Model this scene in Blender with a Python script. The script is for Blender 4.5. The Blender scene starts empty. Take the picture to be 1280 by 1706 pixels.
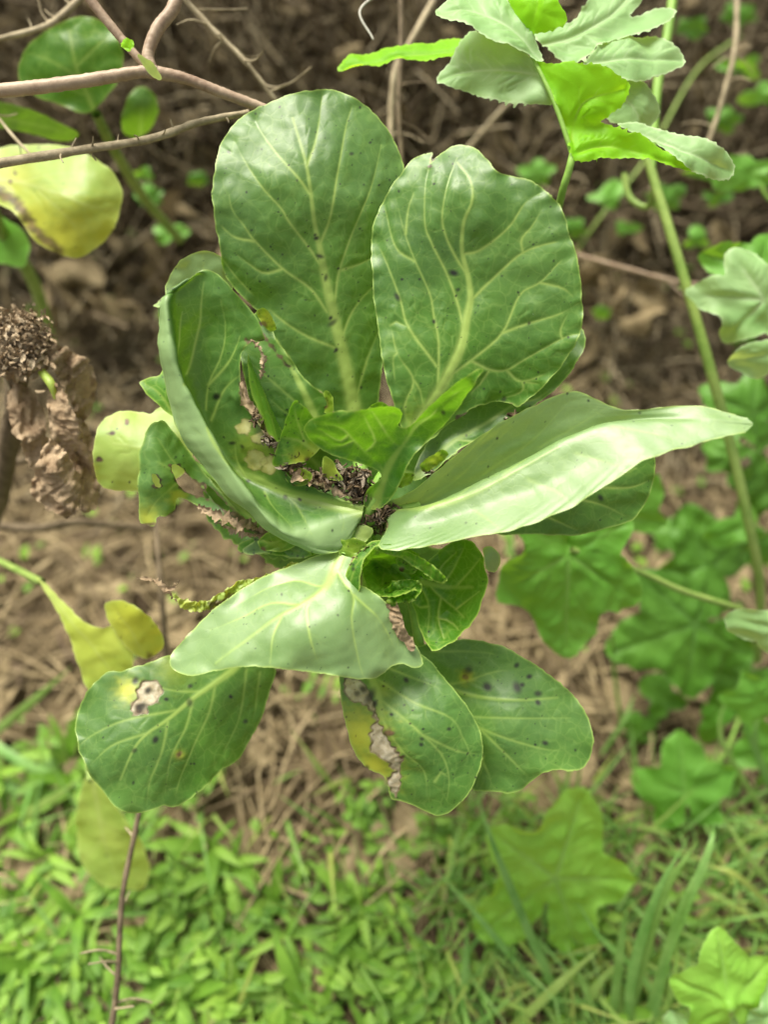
import bpy, math, random
import numpy as np
from math import radians, sin, cos, pi

S = bpy.context.scene
COL = S.collection
# ------------------------------------------------------------------ camera
CAM_H = 0.90; PITCH = 58.0; F = 1284.0; D0 = 0.48
cam = bpy.data.objects.new('camera', bpy.data.cameras.new('camera'))
COL.objects.link(cam)
cam.location = (0, 0, CAM_H)
cam.rotation_euler = (radians(90 - PITCH), 0, 0)
cam.data.sensor_fit = 'HORIZONTAL'; cam.data.sensor_width = 26.0; cam.data.lens = 26.0 * F / 1280
cam.data.clip_start = 0.02; cam.data.clip_end = 200
cam.data.dof.use_dof = True; cam.data.dof.focus_distance = 0.478; cam.data.dof.aperture_fstop = 2.25
S.camera = cam
# ------------------------------------------------------------------ light
W = bpy.data.worlds.new("World"); S.world = W; W.use_nodes = True
nt = W.node_tree; nt.nodes.clear()
sky = nt.nodes.new('ShaderNodeTexSky'); sky.sky_type = 'NISHITA'; sky.sun_disc = False
SUN_EL, SUN_AZ = 60.0, -35.0
sky.sun_elevation = radians(SUN_EL); sky.sun_rotation = radians(SUN_AZ)
sky.air_density = 1.0; sky.dust_density = 5.0; sky.ozone_density = 0.6
bg = nt.nodes.new('ShaderNodeBackground'); bg.inputs[1].default_value = 0.10
wo = nt.nodes.new('ShaderNodeOutputWorld')
hs = nt.nodes.new('ShaderNodeHueSaturation'); hs.inputs['Saturation'].default_value = .35   # thin overcast: a greyer sky
mulc = nt.nodes.new('ShaderNodeMix'); mulc.data_type = 'RGBA'; mulc.blend_type = 'MULTIPLY'; mulc.inputs[0].default_value = 1; mulc.inputs[7].default_value = (1, .97, .84, 1)
nt.links.new(sky.outputs[0], hs.inputs['Color']); nt.links.new(hs.outputs[0], mulc.inputs[6]); nt.links.new(mulc.outputs[2], bg.inputs[0]); nt.links.new(bg.outputs[0], wo.inputs[0])
sl = bpy.data.lights.new('sun', 'SUN'); sl.energy = 3.0; sl.angle = radians(30); sl.color = (1, .95, .83)
so = bpy.data.objects.new('sun', sl); COL.objects.link(so)
so.rotation_euler = (radians(90 - SUN_EL), 0, radians(180 - SUN_AZ))
S.view_settings.view_transform = 'Standard'; S.view_settings.look = 'None'
S.view_settings.exposure = 0.95; S.view_settings.gamma = 1.0; S.view_settings.use_curve_mapping = False

# ------------------------------------------------------------------ camera geometry helpers
CP, SP = cos(radians(PITCH)), sin(radians(PITCH))
RIGHT = np.array([1., 0, 0]); UPV = np.array([0, SP, CP]); FWD = np.array([0, CP, -SP]); C0 = np.array([0, 0, CAM_H])
def P(x, y, d):
    """photo position + distance along the view axis (m) -> world"""
    x = np.asarray(x, float); y = np.asarray(y, float); d = np.asarray(d, float)
    a = (x - 640) / F * d; b = -(y - 853) / F * d
    return C0 + a[..., None] * RIGHT + b[..., None] * UPV + d[..., None] * FWD
def proj(p):
    q = p - C0; d = q @ FWD
    return 640 + (q @ RIGHT) / d * F, 853 - (q @ UPV) / d * F, d
def gz(x, y):
    """terrain height without fine relief: flat, a low bank rising behind"""
    x = np.asarray(x, float); y = np.asarray(y, float)
    t = np.clip((y - 0.55) / 1.2, 0, 1); t = t * t * (3 - 2 * t)
    return 0.42 * t + 0.012 * np.sin(5 * x + 1.3) + 0.014 * np.sin(7 * y + 2 * x)
def gpt(px, py, h=0.0):
    d = 0.9
    for _ in range(40):
        p = P(px, py, d); e = p[2] - float(gz(p[0], p[1])) - h
        d += e / 1.1
    return P(px, py, d), d
def sn(x, y, s, seed, n=9):
    r = np.random.RandomState(seed); o = 0
    for _ in range(n):
        a = r.rand() * 2 * pi; k = 2 * pi / s * (.55 + r.rand()); ph = r.rand() * 2 * pi
        o = o + np.sin(k * (x * cos(a) + y * sin(a)) + ph)
    return o / math.sqrt(n / 2) * .7
def ridged(x, y, s, seed):
    w = sn(x, y, s * 2, seed + 50) * s * .35
    return 1 - 2 * np.abs(np.clip(sn(x + w, y - w, s, seed), -1, 1))

# ------------------------------------------------------------------ object helpers
def empty(name, loc, label=None, cat=None, group=None):
    o = bpy.data.objects.new(name, None); o.location = tuple(float(v) for v in loc); o.empty_display_size = .02
    COL.objects.link(o)
    return tag(o, label, cat, group)
def tag(o, label=None, cat=None, group=None, kind=None):
    if label: o['label'] = label
    if cat: o['category'] = cat
    if group: o['group'] = group
    if kind: o['kind'] = kind
    return o
def mk(name, V, Fc, mat, parent=None, attrs=None, smooth=True, label=None):
    V = np.asarray(V, float)
    if parent is not None:
        o_ = parent; off = np.zeros(3)
        while o_ is not None: off += np.array(o_.location); o_ = o_.parent
        V = V - off
    me = bpy.data.meshes.new(name)
    Fc = np.asarray(Fc, np.int32)
    k = Fc.shape[1]
    me.vertices.add(len(V)); me.vertices.foreach_set('co', V.astype(np.float32).ravel())
    me.loops.add(Fc.size); me.loops.foreach_set('vertex_index', Fc.ravel())
    me.polygons.add(len(Fc)); me.polygons.foreach_set('loop_start', np.arange(0, Fc.size, k, dtype=np.int32))
    me.polygons.foreach_set('loop_total', np.full(len(Fc), k, np.int32))
    me.update(calc_edges=True); me.validate()
    if smooth: me.polygons.foreach_set('use_smooth', np.ones(len(me.polygons), bool))
    if attrs:
        for n, a in attrs.items():
            if len(me.vertices) == len(a):
                at = me.attributes.new(n, 'FLOAT', 'POINT'); at.data.foreach_set('value', np.asarray(a, np.float32))
    me.materials.append(mat)
    o = bpy.data.objects.new(name, me); COL.objects.link(o)
    if parent is not None: o.parent = parent
    if label: o['label'] = label
    return o
class MB:
    """collects quads for ONE mesh"""
    def __init__(s): s.v = []; s.f = []; s.n = 0; s.a = []
    def add(s, V, Fc, a=0.0):
        V = np.asarray(V, float); Fc = np.asarray(Fc, int)
        s.v.append(V); s.f.append(Fc + s.n); s.n += len(V); s.a.append(np.full(len(V), a))
    def build(s, name, mat, parent=None, smooth=True, label=None):
        return mk(name, np.concatenate(s.v), np.concatenate(s.f), mat, parent, {'tone': np.concatenate(s.a)}, smooth, label)
def spline(pts, n):
    pts = np.asarray(pts, float)
    if len(pts) == 2:
        t = np.linspace(0, 1, n)[:, None]; return pts[0] * (1 - t) + pts[1] * t
    q = np.vstack([2 * pts[0] - pts[1], pts, 2 * pts[-1] - pts[-2]])
    t = np.linspace(0, len(pts) - 1 - 1e-6, n); i = t.astype(int); u = (t - i)[:, None]
    a, b, c, d = q[i], q[i + 1], q[i + 2], q[i + 3]
    return .5 * (2 * b + (c - a) * u + (2 * a - 5 * b + 4 * c - d) * u ** 2 + (3 * b - a - 3 * c + d) * u ** 3)
def closed_spline(pts, n):
    pts = np.asarray(pts, float); m = len(pts)
    seg = np.linalg.norm(np.roll(pts, -1, 0) - pts, axis=1); L = np.concatenate([[0], np.cumsum(seg)])
    s = np.linspace(0, L[-1], n, endpoint=False); i = np.clip(np.searchsorted(L, s, 'right') - 1, 0, m - 1)
    u = ((s - L[i]) / np.maximum(seg[i], 1e-9))[:, None]
    a, b, c, d = pts[(i - 1) % m], pts[i], pts[(i + 1) % m], pts[(i + 2) % m]
    return .5 * (2 * b + (c - a) * u + (2 * a - 5 * b + 4 * c - d) * u ** 2 + (3 * b - a - 3 * c + d) * u ** 3)
def tube_geo(pts, r, seg=8, n=None, bump=0, seed=0):
    pts = np.asarray(pts, float); n = n or max(6, len(pts) * 5)
    c = spline(pts, n); r = np.asarray(r, float)
    rr = np.interp(np.linspace(0, 1, n), np.linspace(0, 1, len(r)), r) if r.ndim else np.full(n, float(r))
    t = np.gradient(c, axis=0); t /= np.linalg.norm(t, axis=1)[:, None] + 1e-12
    ref = np.array([.31, .17, .93]); u = np.cross(t, ref); u /= np.linalg.norm(u, axis=1)[:, None] + 1e-12
    w = np.cross(t, u); a = np.linspace(0, 2 * pi, seg, endpoint=False)
    R = rr[:, None] * np.ones(seg)
    if bump:
        rg = np.random.RandomState(seed); R = R * (1 + bump * (rg.rand(n, 1) - .5) + bump * .6 * (rg.rand(n, seg) - .5))
    V = c[:, None, :] + (u[:, None, :] * np.cos(a)[None, :, None] + w[:, None, :] * np.sin(a)[None, :, None]) * R[..., None]
    V = V.reshape(-1, 3); i = np.arange(n - 1)[:, None] * seg; j = np.arange(seg)[None, :]; k = (j + 1) % seg
    Fc = np.stack([i + j, i + k, i + seg + k, i + seg + j], -1).reshape(-1, 4)
    V = np.vstack([V, c[0], c[-1]]); e = n * seg
    caps = [[e, (q + 1) % seg, q, q] for q in range(0)]
    return V[:-2], Fc
def tube(name, pts, r, mat, parent=None, seg=10, n=None, bump=0, seed=0, label=None):
    V, Fc = tube_geo(pts, r, seg, n, bump, seed); return mk(name, V, Fc, mat, parent, {'tone': np.zeros(len(V))}, True, label)
def pxp(l):
    """list of (px,py,depth in metres) -> world points"""
    l = np.asarray(l, float); return P(l[:, 0], l[:, 1], l[:, 2])

# ------------------------------------------------------------------ materials
def newmat(name):
    m = bpy.data.materials.new(name); m.use_nodes = True; m.node_tree.nodes.clear(); return m, m.node_tree
class N:
    def __init__(s, nt): s.t = nt
    def n(s, typ, **kw):
        o = s.t.nodes.new(typ)
        for k, v in kw.items(): setattr(o, k, v)
        return o
    def l(s, a, b): s.t.links.new(a, b)
    def setin(s, node, key, v):
        if hasattr(v, 'is_output') or isinstance(v, bpy.types.NodeSocket): s.l(v, node.inputs[key])
        else: node.inputs[key].default_value = v
    def math(s, op, a, b=None, clamp=False):
        o = s.n('ShaderNodeMath', operation=op, use_clamp=clamp); s.setin(o, 0, a)
        if b is not None: s.setin(o, 1, b)
        return o.outputs[0]
    def mix(s, f, a, b):
        o = s.n('ShaderNodeMix', data_type='RGBA'); s.setin(o, 0, f)
        s.setin(o, 6, a if not isinstance(a, tuple) else (*a, 1)); s.setin(o, 7, b if not isinstance(b, tuple) else (*b, 1))
        return o.outputs[2]
    def noise(s, scale, detail=4, rough=.55, vec=None, dist=0):
        o = s.n('ShaderNodeTexNoise'); o.inputs['Scale'].default_value = scale; o.inputs['Detail'].default_value = detail
        o.inputs['Roughness'].default_value = rough; o.inputs['Distortion'].default_value = dist
        if vec is not None: s.l(vec, o.inputs['Vector'])
        return o.outputs['Fac']
    def ramp(s, fac, a, b):
        o = s.n('ShaderNodeMapRange'); s.setin(o, 0, fac); o.inputs[1].default_value = a; o.inputs[2].default_value = b
        return o.outputs[0]
    def attr(s, name):
        o = s.n('ShaderNodeAttribute', attribute_name=name); return o.outputs['Fac']
def leafmat(name, dark, light, vein, trans=.25, tcol=None, rough=.42, bloom=.2, net=.35, netscale=150, spec=.5, bump=.35, yellow=(.52, .55, .05)):
    m, t = newmat(name); N_ = N(t)
    tc = N_.n('ShaderNodeTexCoord').outputs['Object']
    n1 = N_.noise(22, 5, .6, tc); n2 = N_.noise(160, 4, .6, tc); n3 = N_.noise(9, 3, .5, tc); n4 = N_.noise(900, 3, .6, tc)
    c = N_.mix(N_.ramp(n1, .34, .68), dark, light)
    c = N_.mix(N_.math('MULTIPLY', N_.ramp(n2, .35, .75), .3), c, light)
    # reticulate small veins
    ns = N_.n('ShaderNodeTexNoise'); ns.inputs['Scale'].default_value = 60; N_.l(tc, ns.inputs['Vector'])
    vm = N_.n('ShaderNodeVectorMath', operation='MULTIPLY_ADD'); N_.l(ns.outputs['Color'], vm.inputs[0])
    vm.inputs[1].default_value = (.012, .012, .012); N_.l(tc, vm.inputs[2])
    vo = N_.n('ShaderNodeTexVoronoi', feature='DISTANCE_TO_EDGE'); vo.inputs['Scale'].default_value = netscale; N_.l(vm.outputs[0], vo.inputs['Vector'])
    vo2 = N_.n('ShaderNodeTexVoronoi', feature='DISTANCE_TO_EDGE'); vo2.inputs['Scale'].default_value = netscale * 3.1; N_.l(vm.outputs[0], vo2.inputs['Vector'])
    e1 = N_.math('SUBTRACT', 1.0, N_.ramp(vo.outputs[0], .0, .09)); e2 = N_.math('SUBTRACT', 1.0, N_.ramp(vo2.outputs[0], .0, .12))
    e = N_.math('MULTIPLY', N_.math('ADD', N_.math('MULTIPLY', e1, N_.ramp(n1, .3, .6)), N_.math('MULTIPLY', e2, .3)), net)
    c = N_.mix(N_.math('MINIMUM', e, 1.0), c, tuple(.5 * a + .5 * b for a, b in zip(light, vein)))
    # waxy bloom
    c = N_.mix(N_.math('MULTIPLY', N_.ramp(n3, .3, .7), bloom), c, (.28, .41, .23))
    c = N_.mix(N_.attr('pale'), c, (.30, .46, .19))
    yl = N_.attr('yellow'); c = N_.mix(yl, c, yellow)
    v = N_.attr('vein'); c = N_.mix(v, c, vein)
    r_ = N_.attr('rim'); c = N_.mix(N_.math('MULTIPLY', r_, .7), c, tuple(min(1, a * 1.1) for a in vein))
    dr = N_.attr('dry')
    dc = N_.mix(N_.ramp(n2, .35, .7), (.42, .33, .22), (.68, .62, .50))
    c = N_.mix(dr, c, dc)
    br = N_.attr('brown'); c = N_.mix(br, c, N_.mix(N_.ramp(n2, .4, .65), (.06, .035, .02), (.24, .15, .08)))
    # pale scuffs of dust
    sc = N_.noise(240, 6, .75, tc, 1.5); sc2 = N_.math('MULTIPLY', N_.ramp(sc, .69, .74), .55)
    c = N_.mix(sc2, c, (.62, .68, .6))
    sp = N_.attr('spot'); c = N_.mix(sp, c, (.018, .022, .016))
    bs = N_.n('ShaderNodeBsdfPrincipled'); N_.l(c, bs.inputs['Base Color'])
    ro = N_.math('ADD', rough - .1, N_.math('MULTIPLY', n2, .22)); ro = N_.math('ADD', ro, N_.math('MULTIPLY', dr, .3), True)
    N_.l(ro, bs.inputs['Roughness']); bs.inputs['Specular IOR Level'].default_value = spec
    bp = N_.n('ShaderNodeBump'); bp.inputs['Strength'].default_value = bump; bp.inputs['Distance'].default_value = .00022
    h = N_.math('ADD', N_.math('MULTIPLY', n2, 1.2), N_.math('MULTIPLY', e1, -.35)); h = N_.math('ADD', h, N_.math('MULTIPLY', n4, .25))
    N_.l(h, bp.inputs['Height']); N_.l(bp.outputs[0], bs.inputs['Normal'])
    tr = N_.n('ShaderNodeBsdfTranslucent')
    tcol = tcol or tuple(min(1, x * k) for x, k in zip(light, (2.6, 1.9, .8)))
    tm = N_.mix(N_.math('MULTIPLY', v, .5), tcol, (.6, .75, .25)); tm = N_.mix(N_.math('MAXIMUM', sp, br), tm, (.02, .015, .01)); tm = N_.mix(N_.math('MULTIPLY', yl, .8), tm, (.75, .7, .08))
    N_.l(tm, tr.inputs[0]); N_.l(bp.outputs[0], tr.inputs[1])
    mx = N_.n('ShaderNodeMixShader'); mx.inputs[0].default_value = trans
    N_.l(bs.outputs[0], mx.inputs[1]); N_.l(tr.outputs[0], mx.inputs[2])
    out = N_.n('ShaderNodeOutputMaterial'); N_.l(mx.outputs[0], out.inputs[0])
    return m
def simplemat(name, a, b, scale=60, rough=.7, trans=0, bump=.4, spec=.3, stretch=None, lo=.35, hi=.65, dist=.0015, tcol=None, tone=None):
    m, t = newmat(name); N_ = N(t)
    tc = N_.n('ShaderNodeTexCoord').outputs['Object']
    if stretch:
        mp = N_.n('ShaderNodeMapping'); mp.inputs['Scale'].default_value = stretch; N_.l(tc, mp.inputs[0]); tc = mp.outputs[0]
    n1 = N_.noise(scale, 6, .62, tc, .4); n2 = N_.noise(scale * 5, 5, .65, tc)
    c = N_.mix(N_.ramp(n1, lo, hi), a, b); c = N_.mix(N_.math('MULTIPLY', N_.ramp(n2, .4, .7), .35), c, tuple(x * 1.35 for x in b))
    if tone: c = N_.mix(N_.attr('tone'), c, tone)
    bs = N_.n('ShaderNodeBsdfPrincipled'); N_.l(c, bs.inputs['Base Color']); bs.inputs['Roughness'].default_value = rough
    bs.inputs['Specular IOR Level'].default_value = spec
    bp = N_.n('ShaderNodeBump'); bp.inputs['Strength'].default_value = bump; bp.inputs['Distance'].default_value = dist
    N_.l(N_.math('ADD', n1, N_.math('MULTIPLY', n2, .5)), bp.inputs['Height']); N_.l(bp.outputs[0], bs.inputs['Normal'])
    out = N_.n('ShaderNodeOutputMaterial')
    if trans:
        tr = N_.n('ShaderNodeBsdfTranslucent')
        if tcol: tr.inputs[0].default_value = (*tcol, 1)
        else: N_.l(c, tr.inputs[0])
        mx = N_.n('ShaderNodeMixShader'); mx.inputs[0].default_value = trans
        N_.l(bs.outputs[0], mx.inputs[1]); N_.l(tr.outputs[0], mx.inputs[2]); N_.l(mx.outputs[0], out.inputs[0])
    else: N_.l(bs.outputs[0], out.inputs[0])
    return m
VE = (.40, .56, .13)
M_cab = leafmat('cabbage_leaf', (.026, .112, .005), (.085, .232, .017), VE, .30, rough=.44, bloom=.20, spec=.65, net=.34, netscale=115)
M_cabp = leafmat('cabbage_leaf_pale', (.125, .255, .065), (.215, .36, .135), (.42, .58, .14), .28, rough=.42, bloom=.42, net=.25, spec=.85)  # lightened leaf green: sky glare on the folded leaves is put into the colour
M_cabi = leafmat('cabbage_leaf_inner', (.03, .14, .005), (.09, .27, .015), (.45, .60, .12), .42, rough=.40, bloom=.06, net=.6, netscale=120)
M_yel = leafmat('cabbage_leaf_yellow', (.22, .40, .04), (.38, .52, .09), (.5, .58, .2), .32, rough=.45, bloom=.25, net=.12)
M_hopl = leafmat('hop_leaf_light', (.20, .48, .045), (.29, .57, .08), (.30, .52, .14), .32, rough=.5, bloom=.1, net=.1, spec=.35)
M_hop = leafmat('hop_leaf', (.10, .31, .03), (.16, .40, .055), (.22, .44, .10), .32, rough=.5, bloom=.05, net=.12, spec=.35)
M_hopd = leafmat('hop_leaf_dark', (.065, .20, .015), (.11, .28, .03), (.13, .3, .07), .2, rough=.5, bloom=.05, net=.1, spec=.35)
M_hopp = leafmat('hop_leaf_pale', (.19, .40, .13), (.31, .51, .22), (.50, .64, .38), .3, rough=.5, bloom=.35, net=.15, spec=.4)
M_hopy = leafmat('hop_leaf_backlit', (.18, .54, .008), (.27, .66, .012), (.36, .68, .05), .5, tcol=(.50, .90, .02), rough=.5, bloom=.0, net=.12, spec=.3)  # vivid base paints in the glow of backlit leaf undersides
M_litter = simplemat('leaf_litter', (.13, .095, .048), (.35, .28, .16), 45, .8, .1, .8)
M_floret = simplemat('dried_florets', (.15, .10, .055), (.44, .34, .22), 120, .85, 0, .9, tone=(.5, .41, .29))
M_dry = simplemat('withered_leaf', (.19, .125, .07), (.46, .35, .23), 45, .75, .12, .8)
M_crumb = simplemat('dried_crumbs', (.035, .022, .012), (.20, .14, .08), 180, .85, 0, .9, tone=(.42, .36, .28))
M_soil = simplemat('soil', (.015, .011, .006), (.20, .152, .086), 26, .95, 0, 1, .15, dist=.006)  # near-black low tone paints shaded voids as well as damp patches
M_straw = simplemat('straw', (.24, .18, .09), (.52, .42, .25), 30, .8, 0, .3, tone=(.11, .075, .05))
M_twig = simplemat('dry_twig_bark', (.20, .16, .095), (.46, .39, .26), 70, .7, 0, .6)
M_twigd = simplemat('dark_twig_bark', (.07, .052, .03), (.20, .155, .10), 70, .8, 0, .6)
M_brushd = simplemat('shaded_brush_bark', (.035, .025, .014), (.13, .10, .06), 70, .85, 0, .6)  # dark stems toned down further to paint the shadowy gaps in the brush
M_purple = simplemat('purple_vine_bark', (.23, .15, .10), (.42, .32, .23), 45, .5, .0, .3, .4)
M_stem = simplemat('green_stem', (.16, .27, .05), (.28, .38, .10), 30, .5, .0, .3, .4)
M_stemg = simplemat('pale_green_stem', (.16, .33, .045), (.27, .46, .09), 40, .5, .1, .3, .4)
M_grass = simplemat('grass_blade', (.09, .24, .04), (.24, .43, .12), 25, .5, .25, .2, .4, tcol=(.3, .55, .08), tone=(.36, .42, .10))
M_weed = simplemat('weed_leaf', (.035, .12, .006), (.17, .33, .03), 18, .6, .22, .3, .4, tcol=(.30, .58, .05), tone=(.24, .41, .05))

# ------------------------------------------------------------------ leaf builder
def tps(ctrl):
    """smooth depth surface through control points (px,py,mm)"""
    c = np.asarray(ctrl, float); X = c[:, :2] / 300.; z = c[:, 2]; n = len(c)
    def U(r2): return (r2 + .02) * np.log(r2 + .02) * .5
    K = U(((X[:, None] - X[None]) ** 2).sum(-1)) + np.eye(n) * 1e-3
    Pm = np.hstack([np.ones((n, 1)), X]); A = np.block([[K, Pm], [Pm.T, np.zeros((3, 3))]])
    w = np.linalg.solve(A + np.diag([0] * n + [1e-9] * 3), np.concatenate([z, np.zeros(3)]))
    def f(x, y):
        x = np.asarray(x, float) / 300.; y = np.asarray(y, float) / 300.; o = w[n] + w[n + 1] * x + w[n + 2] * y
        for i in range(n): o = o + w[i] * U((x - X[i, 0]) ** 2 + (y - X[i, 1]) ** 2)
        return o
    return f
def inpoly(px, py, poly):
    poly = np.asarray(poly, float); ins = np.zeros(px.shape, bool); j = len(poly) - 1
    for i in range(len(poly)):
        xi, yi = poly[i]; xj, yj = poly[j]
        if yi != yj:
            ins ^= ((yi > py) != (yj > py)) & (px < (xj - xi) * (py - yi) / (yj - yi) + xi)
        j = i
    return ins
def polydist(px, py, poly, closed=True):
    poly = np.asarray(poly, float); d = np.full(px.shape, 1e9); m = len(poly)
    for i in range(m if closed else m - 1):
        a = poly[i]; b = poly[(i + 1) % m]; ab = b - a; L = (ab ** 2).sum() + 1e-9
        t = np.clip(((px - a[0]) * ab[0] + (py - a[1]) * ab[1]) / L, 0, 1)
        d = np.minimum(d, np.hypot(px - a[0] - t * ab[0], py - a[1] - t * ab[1]))
    return d
def tertiary(veins, rng, step=24, length=(14, 36)):
    out = []
    for v, w, inten in veins:
        c = spline(v, max(4, int(np.linalg.norm(np.diff(np.asarray(v, float), axis=0), axis=1).sum() / 6)))
        k = int(rng.uniform(1, 3)); side = 1
        while k < len(c) - 1:
            t = c[min(k + 1, len(c) - 1)] - c[k - 1]; L = np.linalg.norm(t) + 1e-9; t = t / L
            a = radians(rng.uniform(42, 72)) * side; side = -side
            d = np.array([t[0] * cos(a) - t[1] * sin(a), t[0] * sin(a) + t[1] * cos(a)])
            ln = rng.uniform(*length); turn = -np.sign(a) * rng.uniform(.1, .7); pts = [c[k]]
            for q in range(3):
                b = turn * q * .5 + rng.uniform(-.35, .35); dd = np.array([d[0] * cos(b) - d[1] * sin(b), d[0] * sin(b) + d[1] * cos(b)])
                pts.append(pts[-1] + dd * ln / 3)
            out.append((pts, .00034, .26)); k += max(2, int(step * rng.uniform(.6, 1.3) / 6))
    return out
def finish_leaf(name, V, Fc, rimd, veins, mat, parent, rng, tofn, ter, bul, groove, spots, spotlist, yellow, dry, brown, holes, nspot, label, wr, soft=1.0, lamb=.006, pal=None):
    V = np.asarray(V, float)
    px, py, dd = proj(V); mm = dd / F
    allv = [(v, w, i) for v, w, i in veins]
    if ter: allv += tertiary(veins, rng, *ter)
    D = np.full(len(V), 1.0, np.float32); mask = np.zeros(len(V), np.float32); main = np.zeros(len(V), np.float32)
    V32 = V.astype(np.float32)
    for v, w, inten in allv:
        vv = np.asarray(v, float); L = np.linalg.norm(np.diff(vv, axis=0), axis=1).sum()
        c = tofn(spline(vv, max(3, int(L / 9))))
        if c is None or len(c) < 2: continue
        lo = c.min(0) - .012; hi = c.max(0) + .012
        idx = np.where(((V32 > lo) & (V32 < hi)).all(1))[0]
        if len(idx) == 0: continue
        Q = V32[idx]; n = len(c) - 1; w0, w1 = (w if isinstance(w, tuple) else (w, w * .45))
        for k in range(n):
            a = c[k]; ab = c[k + 1] - a; l2 = (ab ** 2).sum() + 1e-12
            t = np.clip(((Q - a) @ ab) / l2, 0, 1); d = np.linalg.norm(Q - a - t[:, None] * ab, axis=1)
            ww = w1 + (w0 - w1) * (1 - (k + t) / n) ** (1.7 if w0 > .003 else 1)
            D[idx] = np.minimum(D[idx], np.maximum(0, d - ww * .5) + (0 if inten > .5 else .003))
            fade = 1 - .5 * ((k + t) / n) ** 2
            mask[idx] = np.maximum(mask[idx], inten * fade * np.exp(-(d / (ww * .8)) ** (3.2 if w0 > .003 else 2)))
            if w0 > .002: main[idx] = np.maximum(main[idx], np.exp(-(d / ww) ** 2) * ww / .004)
    # normals
    a, b, c, d = (V[Fc[:, i]] for i in range(4)); nf = np.cross(c - a, d - b)
    Nn = np.zeros_like(V)
    for i in range(4): np.add.at(Nn, Fc[:, i], nf)
    Nn /= np.linalg.norm(Nn, axis=1)[:, None] + 1e-12
    if (Nn * (C0 - V)).sum() < 0: Nn = -Nn; Fc = Fc[:, ::-1]
    x_, y_ = px * mm * 1000, py * mm * 1000
    h = bul * (1 - np.exp(-D / lamb)) * (0.8 + .5 * sn(x_, y_, 30, rng.randint(0, 999))) + .0009 * main
    h += .00010 * sn(x_, y_, 12, rng.randint(0, 999)) + groove * sn(x_, y_, 45, rng.randint(0, 999))
    if wr: h += wr * ridged(x_, y_, 14, rng.randint(0, 999)) + wr * .5 * ridged(x_, y_, 6, rng.randint(0, 999))
    at = {}
    sp = np.zeros(len(V))
    xs = px.min(), px.max(); ys = py.min(), py.max()
    pts = list(spotlist); nspot = int(nspot * 2.4)
    for _ in range(nspot):
        pts.append((rng.uniform(*xs), rng.uniform(*ys), rng.choice([.7, .7, .8, .9, 1.0, 1.2, 1.7]) * rng.uniform(.8, 1.2)))
    for q in pts:
        r = q[2]; e = q[3] if len(q) > 3 else 1.3; a_ = rng.uniform(0, pi)
        dx, dy = px - q[0], py - q[1]; u = (dx * cos(a_) + dy * sin(a_)) / e; v_ = -dx * sin(a_) + dy * cos(a_)
        sp = np.maximum(sp, np.clip(1.45 - np.hypot(u, v_) / r, 0, 1) * rng.uniform(.7, 1.))
    yl = np.zeros(len(V))
    dr = np.zeros(len(V)); br = np.zeros(len(V)); jx = sn(px, py, 14, 5) * 2.0
    for q in yellow:
        dq = np.hypot(px - q[0], py - q[1])
        if len(q) == 5:
            yl = np.maximum(yl, q[3] * np.clip((q[2] - dq + jx) / 2 + .5, 0, 1)); br = np.maximum(br, .35 * np.exp(-((dq - jx - q[2]) / 1.6) ** 2)); dr = np.maximum(dr, .45 * np.clip((q[2] - dq + jx) / 2 + .5, 0, 1))
        else: yl = np.maximum(yl, q[3] * np.exp(-(dq * (1 - .08 * jx)) ** 2 / q[2] ** 2))
    for poly in dry:
        s = polydist(px, py, poly); ins = inpoly(px, py, poly); s = np.where(ins, s, -s) + jx
        dr = np.maximum(dr, np.clip(s / 2.2 + .5, 0, 1)); br = np.maximum(br, np.exp(-((s - .5) / 1.6) ** 2) * .8)
        h += np.where(s > 0, -.0006 + .00035 * ridged(px, py, 34, 7), 0)
    for q in brown:
        if len(q) == 3: br = np.maximum(br, np.clip(1.5 - (np.hypot(px - q[0], py - q[1]) + jx) / q[2], 0, 1))
        else:
            s = polydist(px, py, q[0], False); br = np.maximum(br, np.clip(1.4 - (s + jx) / q[1], 0, 1) * .9)
    keep = np.ones(len(Fc), bool)
    for poly in holes:
        s = polydist(px, py, poly); ins = inpoly(px, py, poly)
        keep &= ~ins[Fc].all(1); br = np.maximum(br, np.clip(1.3 - s / 2.5, 0, 1) * .7)
    V = V + Nn * h[:, None]
    Fc = Fc[keep]
    at = dict(vein=mask * soft, rim=np.clip(1.2 - rimd / .0009, 0, 1), spot=sp, yellow=np.clip(yl, 0, 1), dry=dr, brown=br, pale=np.zeros(len(V)) if pal is None else pal)
    return mk(name, V, Fc, mat, parent, at, True, label)
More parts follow.
